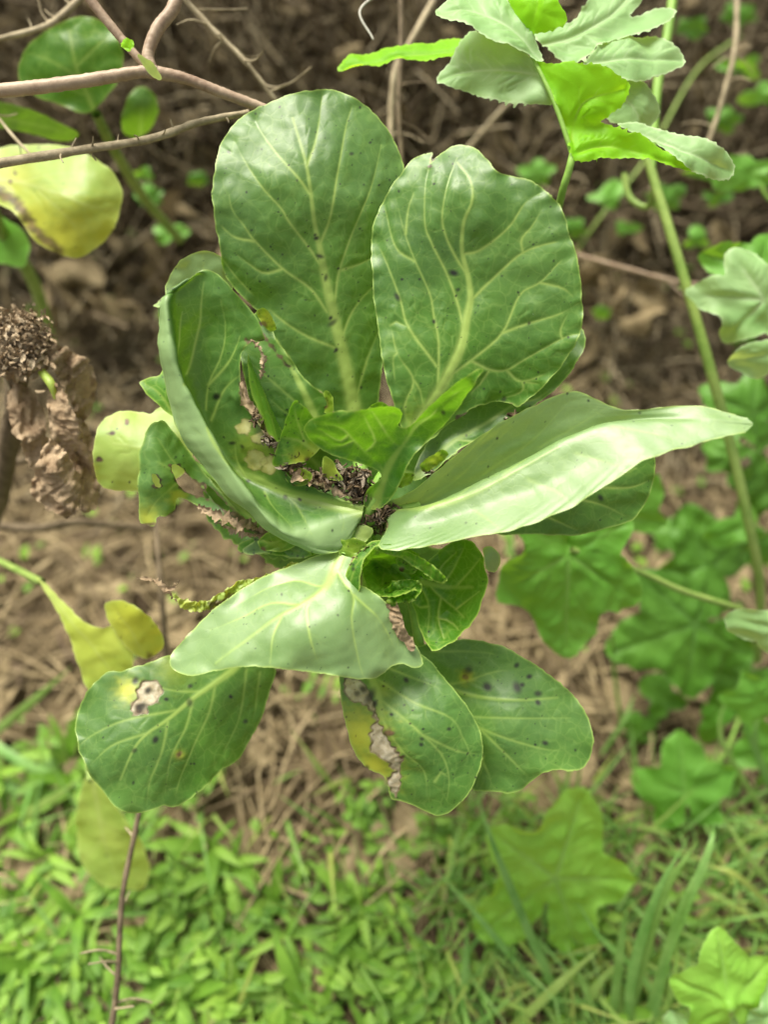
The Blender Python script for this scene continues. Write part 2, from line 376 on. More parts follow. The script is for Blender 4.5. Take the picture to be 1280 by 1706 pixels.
def blade(outline, ctrl, mat, parent, veins=(), spine=None, seed=1, name='leaf', q=1.0, ter=(24, (14, 36)), bul=.0011, groove=.0005,
          rip=.0012, ripf=80, cren=.9, spots=0, spotlist=(), yellow=(), dry=(), brown=(), holes=(), label=None, wr=0, base=D0, serr=0, soft=1., lamb=.0042):
    """leaf whose whole blade faces up: outline + depth field"""
    rng = np.random.RandomState(seed)
    per = np.linalg.norm(np.roll(np.asarray(outline, float), -1, 0) - np.asarray(outline, float), axis=1).sum()
    na = max(40, int(per / 3.2)); O = closed_spline(outline, na)
    T = np.roll(O, -1, 0) - np.roll(O, 1, 0); Nn = np.stack([T[:, 1], -T[:, 0]], 1); Nn /= np.linalg.norm(Nn, axis=1)[:, None] + 1e-9
    sper = np.arange(na) / na * per
    O = O + Nn * (cren * (.6 * sn(sper, sper * 0, 23, seed + 3) + .4 * sn(sper, sper * 0, 9, seed + 4)))[:, None]
    if serr: O = O + Nn * (serr * (((sper / 12.8) % 1.) - .5))[:, None]
    st = 1.55 / q; x0, y0 = O.min(0) - st * 2; x1, y1 = O.max(0) + st * 2
    gx = np.arange(x0, x1, st); gy = np.arange(y0, y1, st); X, Y = np.meshgrid(gx, gy); X = X.copy(); Y = Y.copy(); ny, nx = X.shape
    ins = inpoly(X, Y, O)
    loops = [O]
    for hp in holes:
        hO = closed_spline(hp, max(12, len(hp) * 5)); hO = hO + np.stack([sn(hO[:, 0], hO[:, 1], 8, 1), sn(hO[:, 0], hO[:, 1], 8, 2)], 1) * .8
        ins &= ~inpoly(X, Y, hO); loops.append(hO)
    pad = np.pad(ins, 1); nb8 = np.zeros_like(ins)
    for dy in (0, 1, 2):
        for dx in (0, 1, 2): nb8 |= pad[dy:dy + ny, dx:dx + nx]
    snap = nb8 & ~ins
    # pull the outer ring of grid points onto the true outline
    sx, sy = X[snap], Y[snap]; bd = np.full(sx.shape, 1e9); bx = sx.copy(); by = sy.copy()
    for lp in loops:
        for i in range(len(lp)):
            a = lp[i]; ab = lp[(i + 1) % len(lp)] - a; t = np.clip(((sx - a[0]) * ab[0] + (sy - a[1]) * ab[1]) / ((ab ** 2).sum() + 1e-9), 0, 1)
            qx = a[0] + t * ab[0]; qy = a[1] + t * ab[1]; dd_ = np.hypot(sx - qx, sy - qy); m = dd_ < bd; bd[m] = dd_[m]; bx[m] = qx[m]; by[m] = qy[m]
    X[snap] = bx; Y[snap] = by
    use = ins | snap
    cell = use[:-1, :-1] & use[1:, :-1] & use[:-1, 1:] & use[1:, 1:] & (ins[:-1, :-1] | ins[1:, :-1] | ins[:-1, 1:] | ins[1:, 1:])
    ci, cj = np.nonzero(cell); Fc = np.stack([ci * nx + cj, ci * nx + cj + 1, (ci + 1) * nx + cj + 1, (ci + 1) * nx + cj], -1)
    uq, inv = np.unique(Fc, return_inverse=True); Fc = inv.reshape(-1, 4); x = X.ravel()[uq]; y = Y.ravel()[uq]
    Od = O[::2]; rd = polydist(x, y, Od)
    f = tps(ctrl); fall = np.exp(-rd / 26.)
    dep = base + f(x, y) / 1000. + rip * fall * sn(x, y, ripf * 1.3, seed + 9) + rip * .6 * fall ** 2 * sn(x, y, ripf * .55, seed + 11)
    V = P(x, y, dep); rimd = rd * base / F
    rb_ = [list(br_) if False else br_ for br_ in brown]
    for hp in holes: rb_.append((np.vstack([hp, hp[:1]]), 2.2))
    brown = rb_
    holes = ()
    def tofn(v): return P(v[:, 0], v[:, 1], base + f(v[:, 0], v[:, 1]) / 1000.)
    return finish_leaf(name, V, Fc, rimd, veins, mat, parent, rng, tofn, ter, bul, groove, spots, spotlist, yellow, dry, brown, holes, spots, label, wr, soft, lamb)
def rows(R, mat, parent, veins=(), seed=1, name='leaf', nu=150, nv=260, ter=(24, (14, 36)), bul=.0011, groove=.0006, rip=.0012,
         spots=0, spotlist=(), yellow=(), dry=(), brown=(), holes=(), label=None, wr=0, base=D0, soft=1., lamb=.006, pale=None):
    """leaf lofted through lengthwise rows from one margin to the other (rolls and folds)"""
    rng = np.random.RandomState(seed); R = np.asarray(R, float); K, n, _ = R.shape
    G = np.stack([spline(R[k], nv) for k in range(K)])
    G = np.stack([spline(G[:, j], nu) for j in range(nv)], 1)
    u = np.linspace(-1, 1, nu)[:, None]; s = np.linspace(0, n * 60, nv)[None]
    G[..., 2] += rip * 1000 * (np.abs(u) ** 6) * sn(s + u * 200, s * 0, 70, seed + 9)
    e = (np.abs(u) ** 10) * .7
    G[..., 1] += e * sn(s + u * 300, s * 0, 30, seed + 2); G[..., 0] += e * sn(s + u * 300, s * 0, 27, seed + 5)
    V3 = P(G[..., 0], G[..., 1], base + G[..., 2] / 1000.)
    du = np.concatenate([np.zeros((1, nv)), np.cumsum(np.linalg.norm(np.diff(V3, axis=0), axis=2), 0)])
    rimd = np.minimum(du, du[-1:] - du).ravel()
    V = V3.reshape(-1, 3)
    i = np.arange(nu - 1)[:, None] * nv; j = np.arange(nv - 1)[None]
    Fc = np.stack([i + j, i + j + 1, i + nv + j + 1, i + nv + j], -1).reshape(-1, 4)
    px, py, dd = proj(V)
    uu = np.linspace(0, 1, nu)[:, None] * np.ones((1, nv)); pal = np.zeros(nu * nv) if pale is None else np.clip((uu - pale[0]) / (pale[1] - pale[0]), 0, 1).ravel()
    def tofn(v):
        out = []
        for a in v:
            d2 = (px - a[0]) ** 2 + (py - a[1]) ** 2; m = d2 < 16
            if not m.any():
                if d2.min() > 60: continue
                out.append(V[d2.argmin()]); continue
            idx = np.where(m)[0]; k = idx[(dd[idx] + d2[idx] * .0002).argmin()]; out.append(V[k])
        if len(out) < 2: return None
        out = np.array(out)
        if len(out) > 4: out[1:-1] = (out[:-2] + out[1:-1] * 2 + out[2:]) / 4
        return out
    return finish_leaf(name, V, Fc, rimd, veins, mat, parent, rng, tofn, ter, bul, groove, spots, spotlist, yellow, dry, brown, holes, spots, label, wr, soft, lamb, pal)

#@@GROUND
# ------------------------------------------------------------------ terrain
def build_ground():
    n = 380
    t = np.linspace(-1, 1, n); xs = .95 * t + 14 * t ** 7; ys = .75 + 1.05 * t + 14 * t ** 7
    X, Y = np.meshgrid(xs, ys); Z = gz(X, Y)
    near = np.exp(-((X / 2.2) ** 4 + ((Y - .75) / 2.2) ** 4))
    Z = Z + near * (.010 * sn(X, Y, .16, 1) + .012 * ridged(X, Y, .08, 2) + .005 * ridged(X, Y, .028, 3) + .0022 * sn(X, Y, .012, 4))
    V = np.stack([X, Y, Z], -1).reshape(-1, 3); i = np.arange(n - 1)[:, None] * n; j = np.arange(n - 1)[None]
    Fc = np.stack([i + j, i + j + 1, i + n + j + 1, i + n + j], -1).reshape(-1, 4)
    o = mk('ground', V, Fc, M_soil, None, None); tag(o, kind='structure')
build_ground()
rnd = random.Random(7)
def rand_ground(n, x0, x1, y0, y1, seed):
    r = np.random.RandomState(seed); x = r.uniform(x0, x1, n); y = r.uniform(y0, y1, n)
    return r, x, y
def litter():
    mb = MB(); r, X, Y = rand_ground(9500, -.95, .95, -.3, 1.75, 11)
    for k in range(len(X)):
        L = r.uniform(.02, .16) * (1 if r.rand() > .2 else 1.6); a = r.uniform(0, 2 * pi); z = float(gz(X[k], Y[k])) + r.uniform(.002, .02)
        w = r.uniform(.0006, .0024); d = np.array([cos(a), sin(a), r.uniform(-.12, .22)]); bend = r.uniform(-.15, .15) * L
        p0 = np.array([X[k], Y[k], z]); sd = np.array([-sin(a), cos(a), 0])
        pts = [p0 - d * L / 2, p0 + sd * bend + np.array([0, 0, .004]), p0 + d * L / 2]
        V, Fc = tube_geo(pts, [w, w, w * .5], 3, 5); mb.add(V, Fc, r.rand() ** 2)
    tag(mb.build('straw_litter', M_straw), 'thin dry straw and stalks strewn over the brown soil', 'straw', kind='stuff')
    mb = MB(); r, X, Y = rand_ground(900, -.95, .95, -.3, 1.75, 12)
    for k in range(len(X)):
        s = r.uniform(.012, .035); a = r.uniform(0, 2 * pi); z = float(gz(X[k], Y[k])) + .012
        u = np.linspace(-1, 1, 6); A, B = np.meshgrid(u, u); wv = np.sqrt(np.clip(1 - A ** 2 * .9, .05, 1)); B = B * wv * .6
        Z = r.uniform(.1, .45) * np.sin(A * 2 + r.rand() * 6) * B + .25 * np.sin(B * 5 + r.rand() * 6) + .12 * r.rand(6, 6)
        T = [A * cos(a) - B * sin(a), A * sin(a) + B * cos(a)]
        V = np.stack([X[k] + T[0] * s, Y[k] + T[1] * s, z + Z * s], -1).reshape(-1, 3)
        i = np.arange(5)[:, None] * 6; j = np.arange(5)[None]
        mb.add(V, np.stack([i + j, i + j + 1, i + 7 + j, i + 6 + j], -1).reshape(-1, 4), r.rand() ** 2)
    tag(mb.build('dead_leaf_litter', M_litter), 'small curled dead brown leaves lying on the soil', 'dead leaves', kind='stuff')
litter()

# ------------------------------------------------------------------ small weeds
def ovate(L, w, droop, fold, nl=7):
    t = np.linspace(0, 1, nl); wd = w * np.sin(pi * t ** .8) ** .8; V = []
    for i in range(nl):
        for s in (-1, -.5, 0, .5, 1):
            V.append([L * t[i], s * wd[i] / 2, -droop * L * t[i] ** 2 + abs(s) * fold * wd[i]])
    V = np.array(V); i = np.arange(nl - 1)[:, None] * 5; j = np.arange(4)[None]
    return V, np.stack([i + j, i + j + 1, i + 6 + j, i + 5 + j], -1).reshape(-1, 4)
def rotv(V, yaw, pitch):
    c, s = cos(pitch), sin(pitch); V = np.stack([V[:, 0] * c - V[:, 2] * s, V[:, 1], V[:, 0] * s + V[:, 2] * c], 1)
    c, s = cos(yaw), sin(yaw); return np.stack([V[:, 0] * c - V[:, 1] * s, V[:, 0] * s + V[:, 1] * c, V[:, 2]], 1)
def weed_proto(seed, kind):
    r = random.Random(seed); mb = MB()
    if kind == 'chick':
        for s in range(r.randint(2, 4)):
            yaw = r.uniform(0, 2 * pi); L = r.uniform(.03, .07); el = r.uniform(.3, 1.2)
            tip = np.array([cos(yaw) * cos(el), sin(yaw) * cos(el), sin(el)]) * L
            pts = [np.zeros(3), tip * .5 + np.array([0, 0, .004]), tip]; c = spline(pts, 8)
            V, Fc = tube_geo(pts, .0007, 4, 6); mb.add(V, Fc, .3)
            for q in (3, 5, 7):
                for sd in (0, pi):
                    l = r.uniform(.012, .020); V, Fc = ovate(l, l * r.uniform(.36, .62), .25, .12); V = rotv(V, yaw + (q % 2) * 1.5 + sd + r.uniform(-.3, .3), r.uniform(.0, .6))
                    mb.add(V + c[q], Fc, r.random() ** 3)
    return mb
protos = []
G_chick = 'chickweed seedlings carpeting the soil'
for k in range(6):
    o = weed_proto(100 + k, 'chick').build('chickweed', M_weed); protos.append(o)
    tag(o, 'small bright green chickweed sprig growing low on the brown soil', 'weed', G_chick)
def place_copy(o, first, loc, rz, sc, tilt=0.0):
    c = o if first else o.copy()
    if not first:
        COL.objects.link(c)
        for ch in o.children:
            d = ch.copy(); COL.objects.link(d); d.parent = c
    c.location = tuple(float(v) for v in loc); c.rotation_euler = (tilt, tilt * .6, rz); c.scale = (sc,) * 3
    return c
def density(px, py):
    if py < 1180: return .05 if px < 800 else .0
    a = min(1, max(0, (py - 1150) / 420.)) ** 1.3
    if px > 720: a *= .14
    if 380 < px < 760 and py < 1460: a *= .6
    a *= .12 if float(sn(np.array(px), np.array(py), 210., 99)) < .0 else 1.25
    if 560 < px < 760 and py < 1420: a *= .35
    return a
cnt = 0; tries = 0
while cnt < 85 and tries < 9000:
    tries += 1; x = rnd.uniform(-30, 1250); y = rnd.uniform(1150, 1760)
    if rnd.random() > density(x, y): continue
    p, d = gpt(x, y); k = cnt % 6
    c_ = place_copy(protos[k], cnt < 6, p + np.array([0, 0, .002]), rnd.uniform(0, 6.28), rnd.uniform(.75, 1.35)); cnt += 1
    zx = 'left' if x < 250 else 'centre left' if x < 480 else 'centre' if x < 720 else 'right'; zy = 'just below the cabbage leaves' if y < 1380 else 'in the lower band' if y < 1560 else 'along the bottom edge'
    c_['label'] = 'small green chickweed sprig on the soil %s at the %s' % (zy, zx); c_['group'] = 'chickweed %s at the %s' % (zy, zx)
# ground cover mass
mb = MB(); rr = random.Random(5); c_ = 0
while c_ < 200:
    x = rr.uniform(-60, 1340); y = rr.uniform(1100, 1800)
    if rr.random() > density(x, y) + .04: continue
    p, d = gpt(x, y); l = rr.uniform(.007, .017); V, Fc = ovate(l, l * rr.uniform(.45, .75), .2, .1, 5)
    mb.add(rotv(V, rr.uniform(0, 6.28), rr.uniform(0, .7)) + p + np.array([0, 0, rr.uniform(.003, .03)]), Fc, rr.random() ** 6); c_ += 1
for _ in range(420):   # sparse green up the bank
    x = rr.uniform(-60, 1340); y = rr.uniform(-40, 1100); p, d = gpt(x, y); l = rr.uniform(.01, .022)
    V, Fc = ovate(l, l * rr.uniform(.45, .75), .2, .1, 5); mb.add(rotv(V, rr.uniform(0, 6.28), rr.uniform(0, .7)) + p + np.array([0, 0, rr.uniform(.003, .05)]), Fc, rr.random() ** 2)
tag(mb.build('ground_cover', M_weed), 'fine green ground cover of tiny leaves on the soil', 'ground cover', kind='stuff')
# broad-bladed dayflower weeds at the lower left (every leaf a part)
def lance_weed(px, py, n, L, seed, label, yl=0.0):
    r = random.Random(seed); p, d = gpt(px, py); root = empty('dayflower_weed', p, label, 'weed', 'broad bladed weeds among the chickweed')
    h = L * .5; top = p + np.array([r.uniform(-.01, .01), r.uniform(-.01, .01), h])
    tube('stem', [p, (p + top) / 2, top], [.0014, .001], M_stemg, root, 6)
    for k in range(n):
        l = L * r.uniform(.45, .95); V, Fc = ovate(l, l * r.uniform(.16, .26), r.uniform(.25, .7), .12, 12)
        V = rotv(V, k * 2.4 + r.uniform(-.4, .4), r.uniform(.3, 1.0)) + p + np.array([0, 0, h * r.uniform(.3, 1)])
        m_ = MB(); m_.add(V, Fc, max(yl, r.random() ** 3)); m_.build('leaf', M_weed, root)
LW = [(60, 1600, 6, .06, 'broad bladed weed near the bottom left corner'), (150, 1530, 6, .065, 'bluish green bladed weed left of the dry twig'),
      (310, 1660, 7, .055, 'broad bladed weed at the bottom edge right of the dry twig'), (410, 1640, 6, .06, 'upright yellow green bladed weed near the bottom edge'),
      (480, 1560, 6, .06, 'slanting dark bladed weed below the centre of the chickweed'), (600, 1600, 6, .065, 'long bladed weed in the bottom centre'),
      (270, 1480, 5, .05, 'bladed weed just right of the dry twig'), (90, 1430, 5, .055, 'bladed weed under the pale yellow leaf at left'),
      (20, 1300, 6, .07, 'long bladed weed at the left edge below the spotted leaf'), (640, 1480, 5, .045, 'pale yellow bladed weed below the torn papery leaf'),
      (200, 1690, 6, .06, 'weed crowding the foot of the dry twig'), (540, 1690, 6, .055, 'weed with folded blades at the bottom edge near the middle'),
      (30, 1500, 5, .05, 'short bladed weed at the left edge'), (350, 1560, 5, .045, 'small bladed weed beside dead leaves at lower left'), (700, 1660, 5, .06, 'dark green bladed weed beside the grass at the bottom')]
for k, (x, y, n, L, lb) in enumerate(LW): lance_weed(x, y, n, L, 300 + k, lb, .7 if 'yellow' in lb else 0)

rl = random.Random(77); lp = []
for k in range(5):
    r = random.Random(600 + k); root = empty('dayflower_weed', (0, 0, 0)); n_ = 5 + k % 3; h = r.uniform(.012, .035)
    tube('stem', [(0, 0, 0), (.002, 0, h / 2), (.003, .002, h)], [.0014, .001], M_stemg, root, 6)
    for q in range(n_):
        l = r.uniform(.035, .065); V, Fc = ovate(l, l * r.uniform(.17, .3), r.uniform(.2, .8), .12, 12)
        V = rotv(V, q * 2.4 + r.uniform(-.5, .5), r.uniform(.2, 1.1)) + np.array([0, 0, h * r.uniform(.3, 1)])
        m_ = MB(); m_.add(V, Fc, r.random() ** (1.2 if k % 2 else 5)); m_.build('leaf', M_weed, root)
    lp.append(root)
nl_ = 0
while nl_ < 38:
    x = rl.uniform(-30, 760); y = rl.uniform(1400, 1760)
    if nl_ > 31: x, y = rl.uniform(-30, 160), rl.uniform(1180, 1400)
    p, d = gpt(x, y); z = 'at the lower left' if x < 260 else 'at the lower middle' if x < 520 else 'left of the long grass blades'; w_ = 'near the bottom edge' if y > 1580 else 'among the chickweed' if y > 1400 else 'by the left edge'
    o = lp[nl_ % 5]; c_ = place_copy(o, nl_ < 5, p, rl.uniform(0, 6.28), rl.uniform(.6, 1.1))
    tag(c_, 'weed with long pointed blades %s %s' % (z, w_), 'weed', 'pointed bladed weeds %s %s' % (z, w_)); nl_ += 1
# ------------------------------------------------------------------ grass
def ribbon(path, w, mat, parent, name='blade', tone=0.0, nn=22, twist=0):
    c = spline(pxp(path), nn); t = np.gradient(c, axis=0); t /= np.linalg.norm(t, axis=1)[:, None]
    view = c - C0; sd = np.cross(t, view); sd /= np.linalg.norm(sd, axis=1)[:, None]
    sd = sd + np.array([0, 0, .15]); nrm = np.cross(sd, t); nrm /= np.linalg.norm(nrm, axis=1)[:, None]
    s = np.linspace(0, 1, nn); ww = w * np.clip(np.minimum(s * 8 + .5, (1 - s) * 2.2), .04, 1)
    V = np.stack([c - sd * ww[:, None] / 2, c - nrm * ww[:, None] * .18, c + sd * ww[:, None] / 2], 1).reshape(-1, 3)
    i = np.arange(nn - 1)[:, None] * 3; j = np.arange(2)[None]
    Fc = np.stack([i + j, i + j + 1, i + 4 + j, i + 3 + j], -1).reshape(-1, 4)
    m_ = MB(); m_.add(V, Fc, tone); return m_.build(name, mat, parent)
def tuft(label, foot, blades, seed=0):
    p, d = gpt(*foot); root = empty('grass_tuft', p, label, 'grass', 'grass tufts at the lower right')
    for b in blades:
        pts, w = b[0], b[1]; ribbon([(x, y, d + z) for x, y, z in pts], w, M_grass, root, tone=b[2] if len(b) > 2 else 0)
tuft('long bluish grass blades slanting down from under the lower right cabbage leaf', (950, 1720), [
    ([(985, 1760, 0), (920, 1640, -.03), (860, 1500, -.05), (820, 1400, -.06), (790, 1310, -.05)], .008), ([(1010, 1760, 0), (900, 1650, -.02), (800, 1530, -.03), (720, 1440, -.02)], .007),
    ([(840, 1730, -.02), (920, 1650, -.04), (1010, 1570, -.05)], .008, .5), ([(760, 1720, 0), (775, 1630, -.03), (778, 1540, -.04)], .008)])
tuft('grass tuft bending left below the five lobed hop leaf', (1060, 1760), [
    ([(1060, 1760, 0), (1050, 1650, -.04), (1090, 1500, -.07), (1150, 1390, -.08)], .009), ([(1080, 1760, 0), (1110, 1600, -.05), (1180, 1420, -.08), (1190, 1370, -.06)], .008),
    ([(1045, 1760, 0), (1030, 1640, -.03), (1035, 1520, -.05)], .006, .3), ([(1100, 1760, 0), (1140, 1660, -.03), (1150, 1560, -.04)], .008), ([(1020, 1760, 0), (980, 1660, -.03), (940, 1560, -.02)], .006, .2)])
tuft('loose bundle of pale grass blades crossing between the lobed leaf and the bottom right corner', (1090, 1730), [
    ([(1035, 1760, 0), (1070, 1600, -.05), (1110, 1480, -.08), (1165, 1400, -.09)], .010, .2), ([(1060, 1760, 0), (1100, 1620, -.05), (1150, 1480, -.08), (1200, 1400, -.08)], .007, .1), ([(1010, 1760, 0), (1030, 1620, -.05), (1045, 1500, -.07)], .008, .1),
    ([(1130, 1760, 0), (1080, 1640, -.04), (1000, 1560, -.05), (960, 1500, -.05)], .006, 0), ([(960, 1760, 0), (985, 1660, -.03), (1040, 1590, -.04)], .008, .4), ([(1075, 1760, 0), (1120, 1650, -.05), (1130, 1540, -.06)], .006, .3)])
tuft('yellow green grass tuft at the right edge near the bottom', (1300, 1560), [
    ([(1310, 1600, 0), (1240, 1520, -.03), (1160, 1480, -.02)], .006, .8), ([(1310, 1540, 0), (1230, 1460, -.04), (1170, 1440, -.03)], .006, .9),
    ([(1310, 1500, 0), (1250, 1430, -.03), (1200, 1350, -.03)], .006, .4), ([(1300, 1580, 0), (1250, 1600, -.03), (1170, 1560, -.03)], .007)])
tuft('grass tuft rising at the right edge beside the three part hop leaf', (1290, 1380), [
    ([(1300, 1400, 0), (1240, 1300, -.04), (1200, 1220, -.06), (1215, 1150, -.07)], .006, .3), ([(1310, 1380, 0), (1270, 1280, -.04), (1230, 1180, -.07)], .007), ([(1310, 1440, 0), (1270, 1380, -.03), (1190, 1330, -.03)], .005, .8),
    ([(1310, 1350, 0), (1260, 1240, -.05), (1275, 1160, -.06)], .006, .1)])
tuft('thin yellowish grass below the lower right cabbage leaf', (1040, 1300), [
    ([(920, 1400, -.01), (985, 1310, -.02), (1030, 1245, -.02)], .005, .9), ([(1080, 1380, 0), (1060, 1280, -.02), (1050, 1190, -.03)], .006, .1), ([(1120, 1330, 0), (1180, 1290, -.02), (1200, 1230, -.03)], .006, .2), ([(1000, 1260, 0), (1040, 1200, -.02), (1060, 1150, -.02)], .005, 0)])
tuft('long grass blades at the left edge below the yellowing leaf', (-40, 1320), [
    ([(-60, 1400, 0), (20, 1370, -.03), (90, 1330, -.05), (140, 1290, -.05)], .011, .5), ([(-60, 1200, 0), (20, 1260, -.03), (80, 1290, -.03), (180, 1330, -.03)], .010),
    ([(-60, 1260, 0), (40, 1180, -.04), (120, 1110, -.05)], .009, .3), ([(220, 1360, -.02), (300, 1378, -.02), (390, 1385, -.02)], .008, .2), ([(-60, 1330, 0), (0, 1310, -.02), (70, 1330, -.03)], .012)])
mb = MB(); rg = random.Random(21)
for _ in range(1150):
    x = rg.uniform(720, 1330) if rg.random() < .86 else rg.uniform(-40, 700); y = rg.uniform(1350, 1800) if x > 700 else rg.uniform(1250, 1800); p, d = gpt(x, y)
    L = rg.uniform(.04, .12); a = rg.uniform(0, 6.28); w = rg.uniform(.002, .0055); b = rg.uniform(.2, .9)
    s = np.linspace(0, 1, 8); c = p + np.stack([cos(a) * b * L * s ** 1.6, sin(a) * b * L * s ** 1.6, L * (s - .45 * b * s ** 2)], 1)
    sd = np.array([-sin(a), cos(a), 0]); ww = w * np.clip((1 - s) * 2, .05, 1)
    V = np.stack([c - sd * ww[:, None] / 2, c - np.array([0, 0, 1]) * ww[:, None] * .2, c + sd * ww[:, None] / 2], 1).reshape(-1, 3)
    i = np.arange(7)[:, None] * 3; j = np.arange(2)[None]; mb.add(V, np.stack([i + j, i + j + 1, i + 4 + j, i + 3 + j], -1).reshape(-1, 4), rg.random() ** 2.5)
tag(mb.build('short_grass', M_grass), 'short thin green grass between the weeds', 'grass', kind='stuff')

#@@BRUSH
# ------------------------------------------------------------------ dead brush and twigs
def twig(name, pts, r, mat, label, cat, group=None, side=6, slen=.03, seed=0, mat2=None, sr=.0006, bump=.25):
    w = pxp(pts); root = empty(name, w[0], label, cat, group); rg = np.random.RandomState(seed)
    tube('stem', w, r, mat, root, 9, bump=bump, seed=seed)
    c = spline(w, 60)
    for k in range(side):
        i = int(rg.uniform(4, 56)); t = c[i + 1] - c[i]; t /= np.linalg.norm(t)
        u = np.cross(t, rg.normal(size=3)); u /= np.linalg.norm(u); d = u * .8 + t * rg.uniform(-.1, .6); L = slen * rg.uniform(.5, 1.3)
        k2 = np.cross(d, rg.normal(size=3)); k2 /= np.linalg.norm(k2)
        tube('side_twig', [c[i], c[i] + d * L * .5 + k2 * L * .08, c[i] + d * L], [sr * 1.3, sr, sr * .7], mat2 or mat, root, 5, 6, bump=.3, seed=k)
    return root
twig('dry_twig', [(-30, 277, .50), (120, 253, .505), (250, 232, .51), (330, 205, .515), (415, 188, .52)], [.0031, .0028, .0025, .0021], M_twig,
     'pale dry twig with tiny thorns crossing in front of the yellow leaf', 'twig', side=9, slen=.014, seed=3)
twig('dry_twig', [(178, 1760, .60), (195, 1640, .60), (203, 1500, .60), (222, 1400, .605), (243, 1300, .61), (250, 1240, .61)], [.0024, .0024, .0022, .0016], M_twigd,
     'thin grey brown twig with short side branches rising at the bottom left', 'twig', side=11, slen=.03, seed=5, mat2=M_twig, sr=.0008)
twig('dead_stalk', [(668, -40, .66), (668, 80, .66), (664, 180, .66), (672, 300, .67)], [.002, .0019, .0018], M_twigd, 'thin dark dead stalk standing behind the two upright cabbage leaves', 'dead stem', side=7, slen=.03, seed=8)
twig('dead_stalk', [(735, -20, .72), (690, 60, .70), (655, 140, .70), (652, 320, .72)], [.003, .003, .0028], M_twig, 'pale tan dead stalk beside the dark stalk above the cabbage', 'dead stem', side=3, slen=.04, seed=9)
twig('dead_stalk', [(290, -20, .58), (345, 40, .585), (410, 105, .59), (465, 175, .60)], [.0022, .002, .0016], M_twig, 'dry branching stalk slanting down toward the left upright cabbage leaf', 'dead stem', side=9, slen=.035, seed=12)
twig('dead_stalk', [(620, 380, .95), (740, 290, .9), (840, 180, .85), (900, 130, .85)], [.003, .003, .0025], M_twig, 'tan dead stalk slanting behind the right upright cabbage leaf', 'dead stem', side=3, seed=13)
twig('dead_stalk', [(1228, -20, .72), (1225, 80, .72), (1200, 180, .73), (1180, 240, .74)], [.0028, .0026, .0024], M_twig, 'bent tan stalk hanging at the upper right', 'dead stem', side=5, slen=.035, seed=14)
twig('dead_stalk', [(-20, 70, .60), (60, 50, .60), (100, 30, .605), (150, -20, .61)], [.0022, .0024, .003], M_twig, 'dry stalk arching out at the top left corner', 'dead stem', side=4, seed=15)
twig('dead_stalk', [(278, 1100, .74), (270, 1000, .72), (262, 900, .74), (255, 760, .80)], [.003, .0028, .002], M_twigd, 'dark brown dead stalk standing behind the shrivelled leaf', 'dead stem', side=5, slen=.03, seed=16)
twig('dead_stalk', [(960, 425, .80), (1050, 450, .80), (1120, 468, .80), (1190, 480, .82)], [.0024, .0024, .0024], M_purple, 'purplish thin stalk running right from behind the cabbage', 'dead stem', side=1, seed=18)
twig('dead_stalk', [(-20, 175, .60), (20, 225, .58), (55, 262, .56)], [.0011, .0011, .0009], M_twig, 'short dry side twig touching the thorny twig at left', 'dead stem', side=2, slen=.02, seed=19)
twig('dead_stalk', [(0, 600, .56), (30, 690, .57), (62, 790, .58)], [.0014, .0012, .001], M_twig, 'thin tan stalk hanging in front of the withered head', 'dead stem', side=2, seed=20)
twig('bent_straw', [(648, -20, .55), (600, 18, .55), (622, 66, .55)], [.0008, .0008, .0006], simplemat('white_straw', (.5, .48, .42), (.68, .66, .6), 60), 'bent white straw dangling at the top centre', 'straw', side=0, seed=21, bump=0)
G_br = 'dead stalks tangled on the bank behind'
rb = random.Random(33)
for k in range(84):
    x = rb.uniform(-30, 1310); y = rb.uniform(-30, 620 if x < 380 or x > 960 else 200); p, d = gpt(x, y)
    d0 = d - rb.uniform(.0, .12); a = rb.choice([rb.uniform(-.6, .6), rb.uniform(1.1, 2.0), rb.uniform(1.2, 1.9)]); L = rb.uniform(80, 260)
    pts = [(x, y, d - .01), (x + cos(a) * L * .5 + rb.uniform(-12, 12), y - sin(a) * L * .5, (d + d0) / 2 - .02), (x + cos(a) * L, y - sin(a) * L, d0 - .05)]
    zx = 'behind the yellow leaf' if x < 330 else 'above the cabbage' if x < 720 else 'behind the bright hop shoot' if x < 1080 else 'beside the tall hop vine'; zy = 'near the top edge' if y < 200 else 'higher up' if y < 400 else 'lower down'
    t = twig('dead_stalk', pts, [rb.uniform(.0018, .006), .0016], rb.choice([M_twig, M_twig, M_twigd]), 'thin brown dead stalk on the bank %s, %s' % (zx, zy), 'dead stem', 'dead stalks on the bank %s, %s' % (zx, zy), side=rb.randint(2, 6), slen=.045, seed=400 + k)

